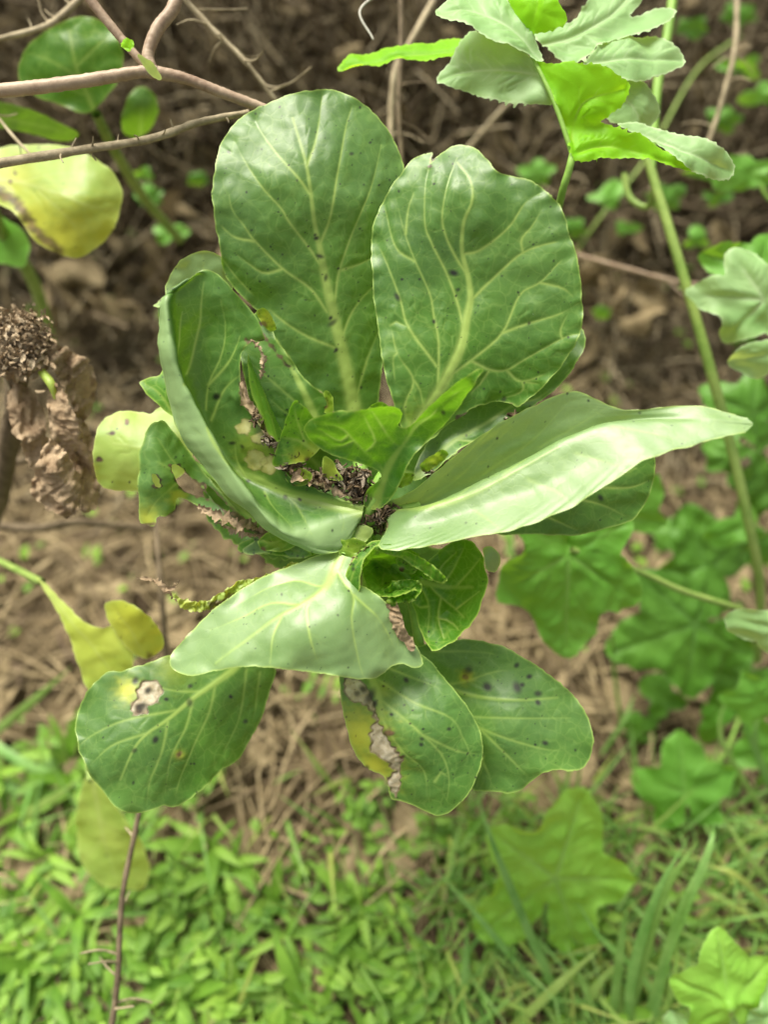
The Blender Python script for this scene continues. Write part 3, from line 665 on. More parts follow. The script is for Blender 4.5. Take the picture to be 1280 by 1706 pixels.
def brush():
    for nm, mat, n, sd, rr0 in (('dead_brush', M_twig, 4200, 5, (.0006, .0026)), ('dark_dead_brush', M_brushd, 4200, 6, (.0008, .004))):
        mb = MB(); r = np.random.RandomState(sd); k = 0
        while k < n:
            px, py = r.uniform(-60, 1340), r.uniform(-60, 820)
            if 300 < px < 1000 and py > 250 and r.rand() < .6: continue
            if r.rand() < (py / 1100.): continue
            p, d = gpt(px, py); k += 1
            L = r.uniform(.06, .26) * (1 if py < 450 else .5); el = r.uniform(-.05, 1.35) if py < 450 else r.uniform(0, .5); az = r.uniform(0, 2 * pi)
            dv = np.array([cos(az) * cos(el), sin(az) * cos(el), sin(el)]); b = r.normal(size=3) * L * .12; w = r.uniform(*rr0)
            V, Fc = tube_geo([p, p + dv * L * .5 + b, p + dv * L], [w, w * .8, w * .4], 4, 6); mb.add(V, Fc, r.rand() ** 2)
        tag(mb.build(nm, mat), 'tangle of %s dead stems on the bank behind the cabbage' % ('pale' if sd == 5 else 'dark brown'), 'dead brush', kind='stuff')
    mb = MB(); r = np.random.RandomState(9)
    for _ in range(420):
        px, py = r.uniform(-60, 1340), r.uniform(-60, 620); p, d = gpt(px, py); s_ = r.uniform(.012, .04); u = np.linspace(-1, 1, 6); A, B = np.meshgrid(u, u); B = B * np.sqrt(np.clip(1 - A ** 2 * .9, .05, 1)) * .6
        Z = .5 * np.sin(A * 2 + r.rand() * 6) * B + .3 * np.sin(B * 5 + r.rand() * 6) + .15 * r.rand(6, 6); Q = np.linalg.qr(r.normal(size=(3, 3)))[0]
        V = np.stack([A, B, Z], -1).reshape(-1, 3) @ Q * s_ + p + np.array([0, 0, r.uniform(.0, .12)])
        i = np.arange(5)[:, None] * 6; j = np.arange(5)[None]; mb.add(V, np.stack([i + j, i + j + 1, i + 7 + j, i + 6 + j], -1).reshape(-1, 4), 0)
    tag(mb.build('hanging_dead_leaves', M_litter), 'crumpled dead leaves caught in the brush on the bank', 'dead leaves', kind='stuff')
brush()
# ------------------------------------------------------------------ palmate hop leaves
def palm(cx, cy, R, rot, lobes=5, sx=1, sy=1, spread=2.2, shear=0.0, deep=.45, seed=0, lens=None):
    """outline and veins of a lobed leaf; rot = image angle of the middle lobe (deg, 0 = right, 90 = up)"""
    rg = np.random.RandomState(seed); th = np.linspace(-pi, pi, 260, endpoint=False); r = np.full(260, .16)
    angs = np.linspace(-spread, spread, lobes); lens = lens or [1 - .28 * abs(a) / spread for a in angs]
    for a, l in zip(angs, lens):
        dth = np.arctan2(np.sin(th - a), np.cos(th - a)); c_, A_, B_ = .47 * l, .53 * l, (.37 if lobes == 5 else .42) * l
        # each lobe is an ovate leaflet shape: far crossing of the ray with an ellipse, drawn out to a point
        qa = (np.cos(dth) / A_) ** 2 + (np.sin(dth) / B_) ** 2; qb = -2 * np.cos(dth) * c_ / A_ ** 2; qc = (c_ / A_) ** 2 - 1
        for_ = (-qb + np.sqrt(np.maximum(qb * qb - 4 * qa * qc, 0))) / (2 * qa) * (1 + .06 * np.exp(-(dth / .14) ** 2))
        r = np.maximum(r, for_)
    r = r * (1 + .02 * sn(th, th * 0, .5, seed + 1)) ; r = np.maximum(r, .2 + 0 * r)
    r[np.abs(np.abs(th) - pi) < .12] *= .35
    k = radians(rot)
    def tr(x, y):
        X = x * cos(k) - y * sin(k); Y = x * sin(k) + y * cos(k); return cx + R * sx * (X + shear * Y), cy - R * sy * Y
    ox, oy = tr(r * np.cos(th), r * np.sin(th)); O = np.stack([ox, oy], 1)[::2]
    V = []
    for a, l in zip(angs, lens):
        m = [tr(q * l * cos(a), q * l * sin(a)) for q in (0, .33, .66, .96)]; V.append((m, (.0022 * R / 150, .0008), .8))
        for q in (.22, .36, .5, .64, .78):
            for s in (-1, 1):
                e = l * .42 * (1 - q) + .06; b = a + s * .75
                V.append(([tr(q * l * cos(a), q * l * sin(a)), tr(q * l * cos(a) + e * cos(b) * .5, q * l * sin(a) + e * sin(b) * .5), tr(q * l * cos(a) + e * cos(b), q * l * sin(a) + e * sin(b))], .0008, .45))
    return O, V
def hop_leaf(cx, cy, R, rot, d, mat, parent, tilt=(0, 0), seed=0, cup=12, **kw):
    O, V = palm(cx, cy, R, rot, seed=seed, **kw)
    c = [(cx, cy, 0), (cx - R, cy, cup - tilt[0]), (cx + R, cy, cup + tilt[0]), (cx, cy - R, cup - tilt[1]), (cx, cy + R, cup + tilt[1])]
    return blade(O, c, mat, parent, V, [(cx, cy)], seed=seed, base=d, q=.55, ter=None, cren=.4, rip=.006, ripf=150, bul=.0045, serr=1.5 * min(1, R / 120), lamb=.004)
def vine_root(name, foot, label, cat='vine', group=None):
    p, d = gpt(*foot); return empty(name, p, label, cat, group)
# tall vine at the right with its stem running down the frame
v1 = vine_root('hop_vine', (1265, 1100), 'tall green hop vine running down the right side of the frame')
tube('stem', pxp([(1062, 200, .66), (1090, 300, .66), (1130, 430, .66), (1168, 560, .665), (1215, 730, .68), (1250, 880, .70), (1268, 990, .74), (1262, 1100, .80)]), [.0036, .0042, .0045, .004], M_stem, v1, 12, bump=.06)
tube('stem', pxp([(1125, -30, .68), (1112, 60, .67), (1095, 150, .665), (1085, 280, .66)]), [.004, .004, .0038], M_stemg, v1, 10)
tube('tendril', pxp([(1040, 290, .70), (1050, 330, .70), (1080, 345, .69), (1092, 310, .67)]), [.003, .003, .0025], M_stem, v1, 8)
tube('tendril', pxp([(1130, 480, .665), (1165, 488, .66), (1180, 487, .655)]), .0012, M_stem, v1, 6)
hop_leaf(1275, 500, 125, 175, .60, M_hopp, v1, (0, 15), 41, lobes=5, sy=.75, spread=2.0)
hop_leaf(1300, 590, 88, 190, .58, M_hopp, v1, (0, 10), 42, lobes=3, sy=.8)
hop_leaf(1265, 445, 98, 165, .66, M_hop, v1, (0, 10), 43, lobes=3, sy=.8, spread=1.6)
hop_leaf(1255, 690, 100, 150, .78, M_hopd, v1, (0, 12), 44, lobes=5, sy=.8)
hop_leaf(1290, 1045, 82, 165, .58, M_hopp, v1, (0, 12), 45, lobes=3, sy=.75, spread=1.8)
hop_leaf(1275, 800, 70, 240, .84, M_hopd, v1, (0, 10), 46, lobes=5)
hop_leaf(1245, 290, 100, 175, .80, M_hop, v1, (0, 20), 47, lobes=5, sy=.35)
tube('petiole', pxp([(1265, 305, .80), (1280, 330, .80), (1300, 345, .80)]), .0018, M_stemg, v1, 6)
# hop vine low at the right
v2 = vine_root('hop_vine', (1230, 1250), 'trailing hop vine with broad lobed leaves right of the lower cabbage leaves')
hop_leaf(948, 925, 158, 268, .64, M_hop, v2, (0, 20), 51, lobes=5, sx=.95, sy=1.0, spread=2.1, deep=.5)
tube('petiole', pxp([(952, 915, .64), (1060, 950, .66), (1140, 985, .67), (1225, 1012, .69), (1262, 1030, .74)]), [.0026, .0028, .003], M_stem, v2, 10)
hop_leaf(1040, 860, 95, 60, .74, M_hop, v2, (0, 20), 52, lobes=3, sy=.8, spread=1.2)
hop_leaf(1160, 1040, 150, 200, .80, M_hopd, v2, (0, 20), 53, lobes=5, deep=.5, sy=.9)
hop_leaf(1180, 950, 110, 110, .86, M_hopd, v2, (0, 20), 54, lobes=3, spread=1.2)
hop_leaf(1240, 1130, 80, 230, .84, M_hopd, v2, (0, 10), 55, lobes=5)
for k, (x, y, R, rot, d, m) in enumerate([(1105, 1165, 55, 120, .86, M_hopd), (1060, 1215, 40, 30, .86, M_hopd), (1235, 880, 62, 200, .82, M_hop), (1215, 760, 50, 150, .86, M_hopd), (1270, 900, 50, 260, .80, M_hopd), (1265, 1160, 62, 180, .74, M_hop), (1190, 1195, 46, 250, .84, M_hop), (1120, 900, 44, 80, .92, M_hopd)]):
    hop_leaf(x, y, R, rot, d, m, v2, (0, 10), 150 + k, lobes=5 if k % 2 else 3, sy=.85)
tube('petiole', pxp([(1020, 1060, .80), (1025, 1130, .84), (1040, 1230, .88)]), .0022, M_stemg, v2, 8)
v3 = vine_root('hop_vine', (1180, 1400), 'middle sized hop plant with a three part leaf above the grass tufts')
hop_leaf(1142, 1320, 100, 95, .78, M_hop, v3, (0, 15), 57, lobes=5, spread=2.4)
tube('petiole', pxp([(1142, 1320, .80), (1180, 1290, .80), (1210, 1250, .82), (1235, 1190, .85)]), .002, M_stemg, v3, 8)
hop_leaf(1290, 1240, 75, 200, .80, M_hop, v3, (0, 10), 58, lobes=5)
v4 = vine_root('hop_vine', (1020, 1640), 'pale green five lobed hop leaf on its stalk at the lower right')
hop_leaf(925, 1462, 160, 72, .70, M_hopl, v4, (0, 25), 59, lobes=5, spread=2.5, deep=.35, lens=[.85, .8, .95, .8, .95])
tube('petiole', pxp([(925, 1462, .70), (980, 1520, .76), (1050, 1580, .79), (1140, 1650, .82)]), [.002, .0025, .0028], M_stemg, v4, 8)
v5 = vine_root('hop_vine', (1230, 1740), 'fresh green hop leaves in the bottom right corner')
hop_leaf(1215, 1665, 115, 100, .62, M_hopl, v5, (0, 20), 60, lobes=5, spread=2.0)
hop_leaf(1290, 1690, 90, 70, .62, M_hopp, v5, (0, 15), 61, lobes=3)
hop_leaf(1150, 1735, 60, 120, .64, M_hopp, v5, (0, 15), 62, lobes=3)
# blurred leaves of young vines further up the bank
v6 = vine_root('hop_vine', (1000, 330), 'blurred green leaves sprouting on the bank behind the bright hop shoot', group=None)
for k, (x, y, R, rot, d, m) in enumerate([(900, 290, 38, 160, .95, M_hop), (1010, 330, 42, 60, .92, M_hop), (960, 380, 30, 200, .95, M_hopd), (1240, 110, 45, 180, 1.0, M_hop), (1235, 30, 35, 120, 1.0, M_hopd), (1190, 330, 30, 20, .95, M_hopd), (1000, 520, 18, 20, .95, M_hop), (1240, 560, 30, 200, .9, M_hopd), (1020, 15, 40, 90, 1.0, M_hop)]):
    hop_leaf(x, y, R, rot, d, m, v6, (0, 10), 70 + k, lobes=3 if k % 2 else 5, sy=.7)
for k, (x, y, R, rot, d, m) in enumerate([(1100, 330, 40, 30, .9, M_hopd), (1160, 400, 34, 90, .9, M_hop), (1210, 200, 36, 150, .95, M_hopd), (1270, 160, 40, 200, .9, M_hop), (1150, 50, 34, 60, 1.0, M_hopd), (1040, 380, 26, 0, .95, M_hop), (250, 330, 30, 100, .9, M_hopd), (280, 390, 36, 10, .9, M_hop), (330, 300, 20, 60, .95, M_hopd), (240, 290, 24, 200, .9, M_hop)]):
    hop_leaf(x, y, R, rot, d, m, v6, (0, 10), 170 + k, lobes=3 if k % 2 else 5, sy=.7)
tube('stem', pxp([(960, 420, .97), (1010, 350, .94), (1080, 260, .95), (1160, 120, 1.0), (1235, 60, 1.02)]), .002, M_stem, v6, 6)

# bright hop shoot, top right
v7 = vine_root('hop_shoot', (940, 520), 'bright hop shoot with serrated pale leaves at the top right', 'vine')
B7 = .50
def hv(*l): return [(list(p), .0011, .55) for p in l]
kwh = dict(base=B7, serr=2.4, cren=.5, rip=.0015, bul=.0030, ter=(26, (10, 26)), lamb=.003, groove=.0005)
def pinn(mid, n, ln, a0=.75):
    """pinnate veins along a midrib"""
    c = spline(mid, 30); out = [(mid, (.0016, .0006), .8)]
    for k in range(n):
        i = int(2 + k * 25 / n); t = c[min(i + 2, 29)] - c[i - 1]; t = t / (np.linalg.norm(t) + 1e-9)
        for s in (-1, 1):
            a = a0 * s; d = np.array([t[0] * cos(a) - t[1] * sin(a), t[0] * sin(a) + t[1] * cos(a)]); l = ln * (1 - .5 * k / n)
            e = np.array([t[0] * cos(a * .7) - t[1] * sin(a * .7), t[0] * sin(a * .7) + t[1] * cos(a * .7)])
            out.append(([tuple(c[i]), tuple(c[i] + d * l * .5), tuple(c[i] + d * l * .5 + e * l * .5)], .0008, .5))
    return out
blade([(887, 58), (898, 50), (916, 46), (956, 35), (973, 12), (1000, -22), (1060, -30), (1072, 0), (1050, 29), (1080, 20), (1118, 14), (1124, 30), (1095, 55), (1049, 66), (1002, 78), (979, 104), (945, 108), (905, 80)],
      [(890, 60, 25), (1060, -20, 35), (1120, 20, 30), (980, 100, 18), (1000, 40, 22)], M_hopp, v7, pinn([(900, 80), (960, 60), (1020, 25), (1060, -20)], 6, 50), [(925, 75), (1010, 45), (1050, 20)], seed=81, **kwh)
blade([(972, 112), (985, 92), (1002, 76), (1049, 64), (1095, 69), (1141, 104), (1115, 122), (1089, 130), (1060, 137), (1030, 132), (1000, 122)], [(972, 110, 12), (1141, 104, 22), (1050, 64, 28), (1060, 137, 14), (1050, 100, 14)],
      M_hopp, v7, pinn([(975, 110), (1040, 100), (1135, 103)], 6, 36), [(1000, 105), (1110, 100)], seed=82, **kwh)
blade([(1030, 140), (1060, 136), (1083, 150), (1097, 179), (1085, 210), (1058, 216), (1031, 208), (1012, 196), (1030, 175), (1042, 158)], [(1030, 140, 25), (1085, 210, 30), (1012, 196, 22), (1060, 180, 20)],
      M_hopp, v7, pinn([(1030, 150), (1055, 180), (1070, 212)], 4, 28), seed=83, **kwh)
blade([(728, 138), (754, 98), (777, 64), (794, 57), (864, 79), (890, 104), (912, 139), (922, 172), (887, 177), (829, 170), (771, 152)], [(728, 138, 20), (790, 60, 24), (922, 172, 5), (900, 110, 5), (830, 120, 8), (829, 170, 14)],
      M_hopp, v7, pinn([(905, 125), (840, 118), (770, 122), (735, 134)], 7, 48), [(760, 120), (890, 135)], seed=84, **kwh)
blade([(563, 121), (592, 98), (656, 83), (765, 72), (772, 100), (720, 106), (673, 110), (604, 114)], [(563, 121, 45), (656, 95, 40), (765, 74, 42), (765, 104, 25)], M_hopy, v7, pinn([(770, 88), (660, 98), (570, 118)], 6, 16), [(600, 108), (740, 90)], seed=85, **kwh)
blade([(726, 27), (742, 8), (760, -14), (800, -24), (832, -14), (858, 23), (887, 64), (905, 102), (892, 103), (872, 91), (817, 70), (771, 47)], [(726, 27, 2), (790, -20, 12), (850, 10, 6), (905, 102, -2), (800, 55, -6)],
      M_hopp, v7, pinn([(900, 98), (850, 50), (790, 20), (735, 22)], 7, 36), [(760, 20), (870, 75)], seed=86, **kwh)
blade([(848, -14), (916, -14), (932, 10), (944, 28), (938, 44), (914, 50), (895, 54), (886, 56), (872, 34)], [(860, -10, 0), (925, -5, -14), (942, 35, -12), (886, 56, 2), (895, 20, -10)], M_hopy, v7, pinn([(884, 50), (895, 20), (900, -12)], 4, 30), seed=87, **kwh)
# main folded bright lobe
blade([(887, 100), (910, 105), (973, 105), (1014, 116), (1043, 136), (1052, 154), (1038, 174), (1014, 196), (1000, 203), (1030, 212), (1062, 226), (1106, 250), (1150, 284), (1120, 278), (1085, 268), (1031, 264), (968, 270), (951, 256), (938, 200), (916, 150)],
      [(887, 100, 0), (973, 105, -12), (1050, 150, -18), (1000, 203, -2), (1150, 284, -4), (968, 270, -2), (930, 170, -2), (1060, 250, -8), (985, 160, -10)],
      M_hopy, v7, pinn([(952, 256), (955, 215), (975, 170), (1040, 150)], 5, 44) + pinn([(955, 260), (1020, 245), (1140, 280)], 6, 26) + [([(952, 256), (925, 170), (890, 104)], (.0016, .0008), .8)], [(940, 140), (965, 225), (1080, 256)], seed=88, **kwh)
blade([(1028, 209), (1050, 206), (1089, 215), (1147, 230), (1193, 249), (1222, 275), (1214, 298), (1187, 299), (1152, 285), (1106, 252), (1062, 227)], [(1028, 209, 2), (1110, 220, 4), (1222, 275, 2), (1187, 299, 2), (1106, 252, -5), (1150, 260, -8)],
      M_hopp, v7, pinn([(1050, 218), (1120, 244), (1215, 288)], 7, 30), [(1070, 225), (1195, 280)], seed=89, **kwh)
tube('stem', pxp([(955, 255, .499), (948, 285, .50), (935, 330, .512), (925, 400, .56), (935, 520, .70), (940, 560, .85)]), [.0024, .0025, .0024], M_stemg, v7, 12)
tube('stem', pxp([(955, 262, .499), (925, 175, .498), (890, 100, .50), (850, 20, .51), (835, -40, .51)]), [.0017, .0013, .0013], M_stemg, v7, 8)

# ------------------------------------------------------------------ purple hairy vine, top left
vp = empty('hairy_vine', pxp([(-40, 155, .5)])[0], 'purplish hairy vine forking above the yellow leaf at top left', 'vine')
def hairy(pts, r, seed, nh=500):
    w = pxp(pts); o = tube('stem', w, r, M_purple, vp, 14, 60, bump=.09, seed=seed)
    c = spline(w, 200); mb = MB(); rg = np.random.RandomState(seed); rr_ = np.interp(np.linspace(0, 1, 200), np.linspace(0, 1, len(r)), r)
    for _ in range(nh):
        i = rg.randint(1, 199); t = c[i] - c[i - 1]; t /= np.linalg.norm(t); u = np.cross(t, rg.normal(size=3)); u /= np.linalg.norm(u)
        s = np.cross(t, u) * .00006; b = c[i] + u * rr_[i] * .95; e = b + (u + rg.normal(size=3) * .3) * rg.uniform(.0006, .0013)
        mb.add([b - s, b + s, e + s * .3, e - s * .3], [[0, 1, 2, 3]])
    h = mb.build('hairs', simp_hair, o); h['kind'] = 'stuff'
simp_hair = simplemat('pale_hairs', (.6, .55, .45), (.75, .7, .62), 60)
hairy([(-40, 155, .485), (60, 146, .487), (150, 134, .49), (230, 121, .492), (262, 122, .494)], [.0042, .0042, .004, .0036, .0042], 1)
hairy([(262, 122, .494), (310, 132, .498), (370, 155, .504), (450, 185, .512)], [.0042, .0034, .0033, .0031], 2)
hairy([(252, 118, .494), (247, 90, .494), (262, 50, .494), (288, 15, .496), (300, -30, .50)], [.0042, .0038, .004, .0042, .0042], 3, 300)
hairy([(250, 118, .495), (222, 88, .493), (190, 50, .49), (150, 0, .485), (125, -40, .48)], [.0022, .0026, .0028, .0032, .0032], 4, 300)
blade([(228, 92), (240, 96), (255, 108), (268, 128), (265, 135), (252, 128), (240, 114)], [(228, 92, -12), (268, 135, -10), (250, 112, -13)], M_hopp, vp, [([(230, 94), (250, 112), (266, 133)], .0005, .6)], [(236, 100), (262, 128)], name='stipule', seed=5, ter=None, rip=.0003, bul=.0003)
blade([(204, 72), (212, 66), (222, 70), (224, 80), (216, 86), (206, 82)], [(204, 72, -10), (222, 70, -12), (214, 84, -11), (214, 76, -15)], M_hopy, vp, [], name='bud', seed=6, ter=None, rip=.0005, bul=.0003, wr=.0008)

# ------------------------------------------------------------------ neighbouring cabbage plant at the left
nb = vine_root('cabbage_plant', (90, 560), 'smaller cabbage plant at the left edge with a yellowing leaf', 'cabbage')
NB = .60
blade([(-40, 262), (10, 246), (60, 242), (110, 246), (150, 262), (185, 285), (203, 318), (200, 350), (190, 380), (165, 410), (128, 430), (95, 422), (60, 402), (20, 352), (-40, 320)],
      [(-40, 290, 20), (60, 242, 25), (200, 330, 10), (128, 430, 10), (60, 330, 0), (20, 360, 5), (130, 320, -8)], M_yel, nb,
      [([(-40, 300), (30, 305), (90, 322), (150, 345), (195, 350)], (.003, .001), .5), ([(30, 305), (90, 290), (150, 290)], .0012, .4), ([(60, 314), (110, 360), (140, 400)], .0012, .4)],
      [(10, 300), (130, 340)], seed=91, base=NB, yellow=[(100, 400, 60, 1), (60, 370, 50, .9), (20, 300, 40, .7), (180, 400, 40, .8)], brown=[(25, 290, 4), (18, 305, 3), ([(0, 320), (30, 340), (60, 385), (100, 420)], 9)], spots=10, label='yellow and green leaf with a browned lower edge', q=.7)
blade([(33, 135), (35, 105), (55, 72), (90, 45), (125, 32), (160, 32), (190, 55), (205, 90), (200, 130), (170, 170), (140, 190), (100, 175), (60, 160)],
      [(33, 135, 30), (125, 32, 10), (205, 90, 20), (140, 190, 30), (110, 100, 10)], M_cabi, nb, [([(160, 190), (130, 120), (115, 50)], (.003, .001), .6), ([(135, 130), (80, 100), (50, 90)], .0014, .5), ([(130, 110), (170, 70), (180, 60)], .0014, .5), ([(145, 160), (90, 140), (45, 130)], .0014, .5)], seed=92, base=.62, label='dark green leaf behind the purple vine', q=.6)
blade([(205, 190), (215, 160), (235, 145), (258, 160), (262, 190), (245, 220), (220, 228), (205, 215)], [(205, 190, 10), (258, 160, 10), (235, 225, 30), (235, 185, 5)], M_cab, nb, [([(235, 225), (235, 150)], .002, .4)], seed=93, base=.68, q=.6)
blade([(-30, 170), (30, 175), (80, 195), (130, 220), (110, 235), (50, 222), (-30, 205)], [(-30, 170, 10), (130, 220, 10), (50, 222, 20), (50, 195, 5)], M_cab, nb, [([(-30, 188), (120, 222)], .002, .4)], [(0, 190), (90, 212)], seed=94, base=.64, q=.6)
blade([(-30, 350), (10, 365), (40, 385), (50, 415), (40, 445), (10, 440), (-30, 430)], [(-30, 350, 10), (50, 415, 0), (10, 440, 20)], M_hop, nb, [], seed=95, base=.70, q=.5)
tube('stem', pxp([(90, 600, .86), (60, 480, .78), (0, 380, .70), (-30, 300, .62)]), [.006, .006, .005], M_stem, nb, 10)
tube('petiole', pxp([(160, 190, .64), (190, 250, .70), (240, 330, .78), (300, 400, .86)]), [.004, .005, .005], M_stem, nb, 10)
# blurry lower stems on the left
lw = vine_root('cabbage_plant', (60, 900), 'low cabbage plant with drooping yellow green leaves left of the spotted leaf', 'cabbage')
blade([(60, 962), (80, 975), (110, 1005), (140, 1035), (170, 1045), (195, 1040), (215, 1060), (222, 1110), (190, 1150), (150, 1150), (125, 1090), (98, 1020)], [(60, 962, 20), (222, 1100, 0), (150, 1150, 10), (150, 1070, 0)], M_yel, lw, [([(65, 965), (120, 1035), (190, 1120)], (.003, .001), .4)], [(90, 990), (150, 1070), (180, 1110)], seed=96, base=.58, q=.6, yellow=[(150, 1060, 90, .5)], spots=4)
blade([(175, 1010), (190, 1000), (215, 1002), (250, 1028), (272, 1060), (270, 1080), (245, 1095), (215, 1080), (190, 1050)], [(175, 1010, 5), (272, 1060, 0), (215, 1085, 10), (225, 1045, -6)], M_yel, lw, [([(240, 1088), (215, 1045), (185, 1008)], .0014, .4)], seed=97, base=.565, q=.6, yellow=[(220, 1030, 60, .8), (185, 1010, 20, .3)], brown=[(248, 1090, 5)], spots=5, label='small yellow leaf lobe with a browned tip')
blade([(150, 1290), (180, 1320), (215, 1370), (240, 1410), (250, 1450), (235, 1480), (200, 1478), (165, 1470), (135, 1430), (128, 1370), (135, 1320)], [(150, 1290, -20), (250, 1450, 10), (130, 1400, 10), (190, 1400, -5), (200, 1478, 15)], M_yel, lw, [([(155, 1295), (170, 1380), (195, 1470)], (.003, .001), .5), ([(165, 1360), (215, 1400)], .0012, .4), ([(170, 1400), (140, 1430)], .0012, .4)], [(165, 1340), (190, 1440)], seed=98, base=.70, q=.6, spots=3, label='pale yellow green leaf behind the grey twig')
tube('petiole', pxp([(70, 970, .60), (30, 950, .66), (-30, 920, .72)]), .003, M_stem, lw, 8)
tube('petiole', pxp([(150, 1300, .68), (145, 1250, .70), (140, 1180, .74)]), .0026, M_stem, lw, 8)
tube('stem', pxp([(-20, 875, .76), (60, 880, .74), (130, 870, .76), (240, 880, .8)]), [.004, .004, .003], M_twigd, lw, 8)
tube('stem', pxp([(-20, 770, .74), (30, 768, .72), (45, 765, .72)]), [.004, .004, .003], M_twigd, lw, 8)

# ------------------------------------------------------------------ withered head at the left
def crumbs(name, parent, centres, n, size, seed, base=D0, label=None, flat=.35, mat=None):
    mb = MB(); rg = np.random.RandomState(seed)
    for _ in range(n):
        c = centres[rg.randint(len(centres))]; a = rg.normal(size=2) * c[3] * .5
        p = P(c[0] + a[0], c[1] + a[1] * (c[4] if len(c) > 4 else 1), base + c[2] / 1000. + rg.uniform(-.004, .004)); s = size * rg.uniform(.4, 1.5)
        g = np.linspace(-1, 1, 4); A, B = np.meshgrid(g, g); Z = .7 * np.sin(A * rg.uniform(1, 3) + rg.rand() * 6) + .5 * np.sin(B * 3 + rg.rand() * 6) + rg.rand(4, 4) * .4
        A = A * (1 + .3 * rg.rand(4, 4)); B = B * flat * (1.1 - np.abs(A) * .6)
        Q = np.linalg.qr(rg.normal(size=(3, 3)))[0]; V = np.stack([A, B, Z * .5], -1).reshape(-1, 3) @ Q * s + p
        i = np.arange(3)[:, None] * 4; j = np.arange(3)[None]; mb.add(V, np.stack([i + j, i + j + 1, i + 5 + j, i + 4 + j], -1).reshape(-1, 4), (rg.rand() ** 4))
    o = mb.build(name, mat or M_crumb, parent, smooth=True, label=label); o['kind'] = 'stuff'; return o
wh = vine_root('withered_cabbage', (40, 900), 'withered brown cabbage head with crumpled hanging leaves at the left edge', 'dead plant')
WB = .55
tube('stem', pxp([(30, 570, WB + .01), (22, 700, WB + .05), (0, 830, WB + .14), (-30, 930, WB + .22)]), [.009, .007, .007], M_twigd, wh, 12, bump=.3)
lump = []
def lump_mesh():
    n = 60; th = np.linspace(0, 2 * pi, n, endpoint=False); ph = np.linspace(.02, pi - .02, n // 2); T, Q = np.meshgrid(th, ph)
    d = np.stack([np.sin(Q) * np.cos(T), np.sin(Q) * np.sin(T), np.cos(Q)], -1)
    R = 1 + .22 * ridged(T * 3, Q * 4, 2.2, 4) * np.sin(Q) + .12 * ridged(T * 6, Q * 9, 2, 5) * np.sin(Q)
    V = d * R[..., None] * np.array([.021, .020, .021]); V = V.reshape(-1, 3) + P(32, 580, WB)
    i = np.arange(n // 2 - 1)[:, None] * n; j = np.arange(n)[None]; k = (j + 1) % n
    mk('core', V, np.stack([i + j, i + k, i + n + k, i + n + j], -1).reshape(-1, 4), M_floret, wh)
lump_mesh()
crumbs('crumbled_florets', wh, [(32, 555, -19, 40, .8), (36, 585, -18, 40), (50, 560, -14, 30), (8, 565, -17, 34), (30, 538, -13, 36, .5)], 1500, .0022, 3, WB, mat=M_floret, flat=.7)
kw_d = dict(base=WB, ter=(20, (10, 24)), bul=.001, rip=.005, ripf=40, cren=2.5, wr=.0008, q=.75, soft=.25)
blade([(88, 640), (105, 650), (125, 690), (140, 735), (155, 765), (150, 795), (120, 780), (100, 760), (85, 720), (80, 680)], [(88, 640, -10), (155, 765, 0), (110, 710, -22), (85, 720, 0)], M_dry, wh, [([(95, 645), (115, 710), (140, 780)], .0016, .8)], [(98, 670), (125, 745)], seed=101, **kw_d)
blade([(80, 735), (100, 745), (120, 770), (135, 800), (135, 840), (115, 860), (85, 850), (60, 830), (52, 805), (62, 775)], [(80, 735, -15), (135, 800, 0), (60, 820, 0), (95, 800, -22), (115, 860, -5)], M_dry, wh, [([(85, 740), (95, 790), (100, 850)], .0016, .8)], seed=102, **kw_d)
blade([(75, 572), (105, 578), (140, 598), (158, 620), (160, 652), (150, 690), (130, 700), (112, 660), (90, 620)], [(75, 572, -8), (160, 630, 15), (140, 695, 20), (115, 620, -5)], M_dry, wh, [([(80, 575), (125, 620), (145, 680)], .0016, .8)], [(95, 595), (135, 660)], seed=103, **kw_d)
blade([(130, 690), (150, 720), (160, 770), (165, 830), (145, 855), (128, 820), (125, 760), (120, 710)], [(130, 690, 12), (165, 800, 20), (135, 770, 8)], M_dry, wh, [], [(135, 720), (145, 830)], seed=104, **kw_d)
blade([(18, 640), (50, 650), (75, 690), (80, 760), (60, 790), (35, 740), (15, 690)], [(18, 640, 15), (75, 700, 10), (60, 790, 20), (45, 710, 5)], M_dry, wh, [], [(38, 670), (60, 760)], seed=105, **kw_d)
tube('petiole', pxp([(70, 620, WB - .012), (85, 640, WB - .018), (92, 665, WB - .016)]), [.003, .0032, .001], M_yel, wh, 8)
#@@HERO
# ------------------------------------------------------------------ THE CABBAGE
rootp, _ = gpt(612, 1010)
crown = P(608, 868, D0 + .03)
rootp = np.array([crown[0] + .005, crown[1] + .03, float(gz(crown[0], crown[1] + .03))])
cb = empty('cabbage_plant', rootp, 'large blue green cabbage plant with insect eaten leaves in the centre', 'cabbage')
tube('stem', [rootp, rootp * .6 + crown * .4 + np.array([.004, 0, 0]), crown], [.013, .012, .014], M_stem, cb, 16, 24, bump=.15)
MR = (.0052, .0009); SV = (.00135, .00045)
def vs(*l, w=SV, i=.78): return [(v, w, i) for v in l]
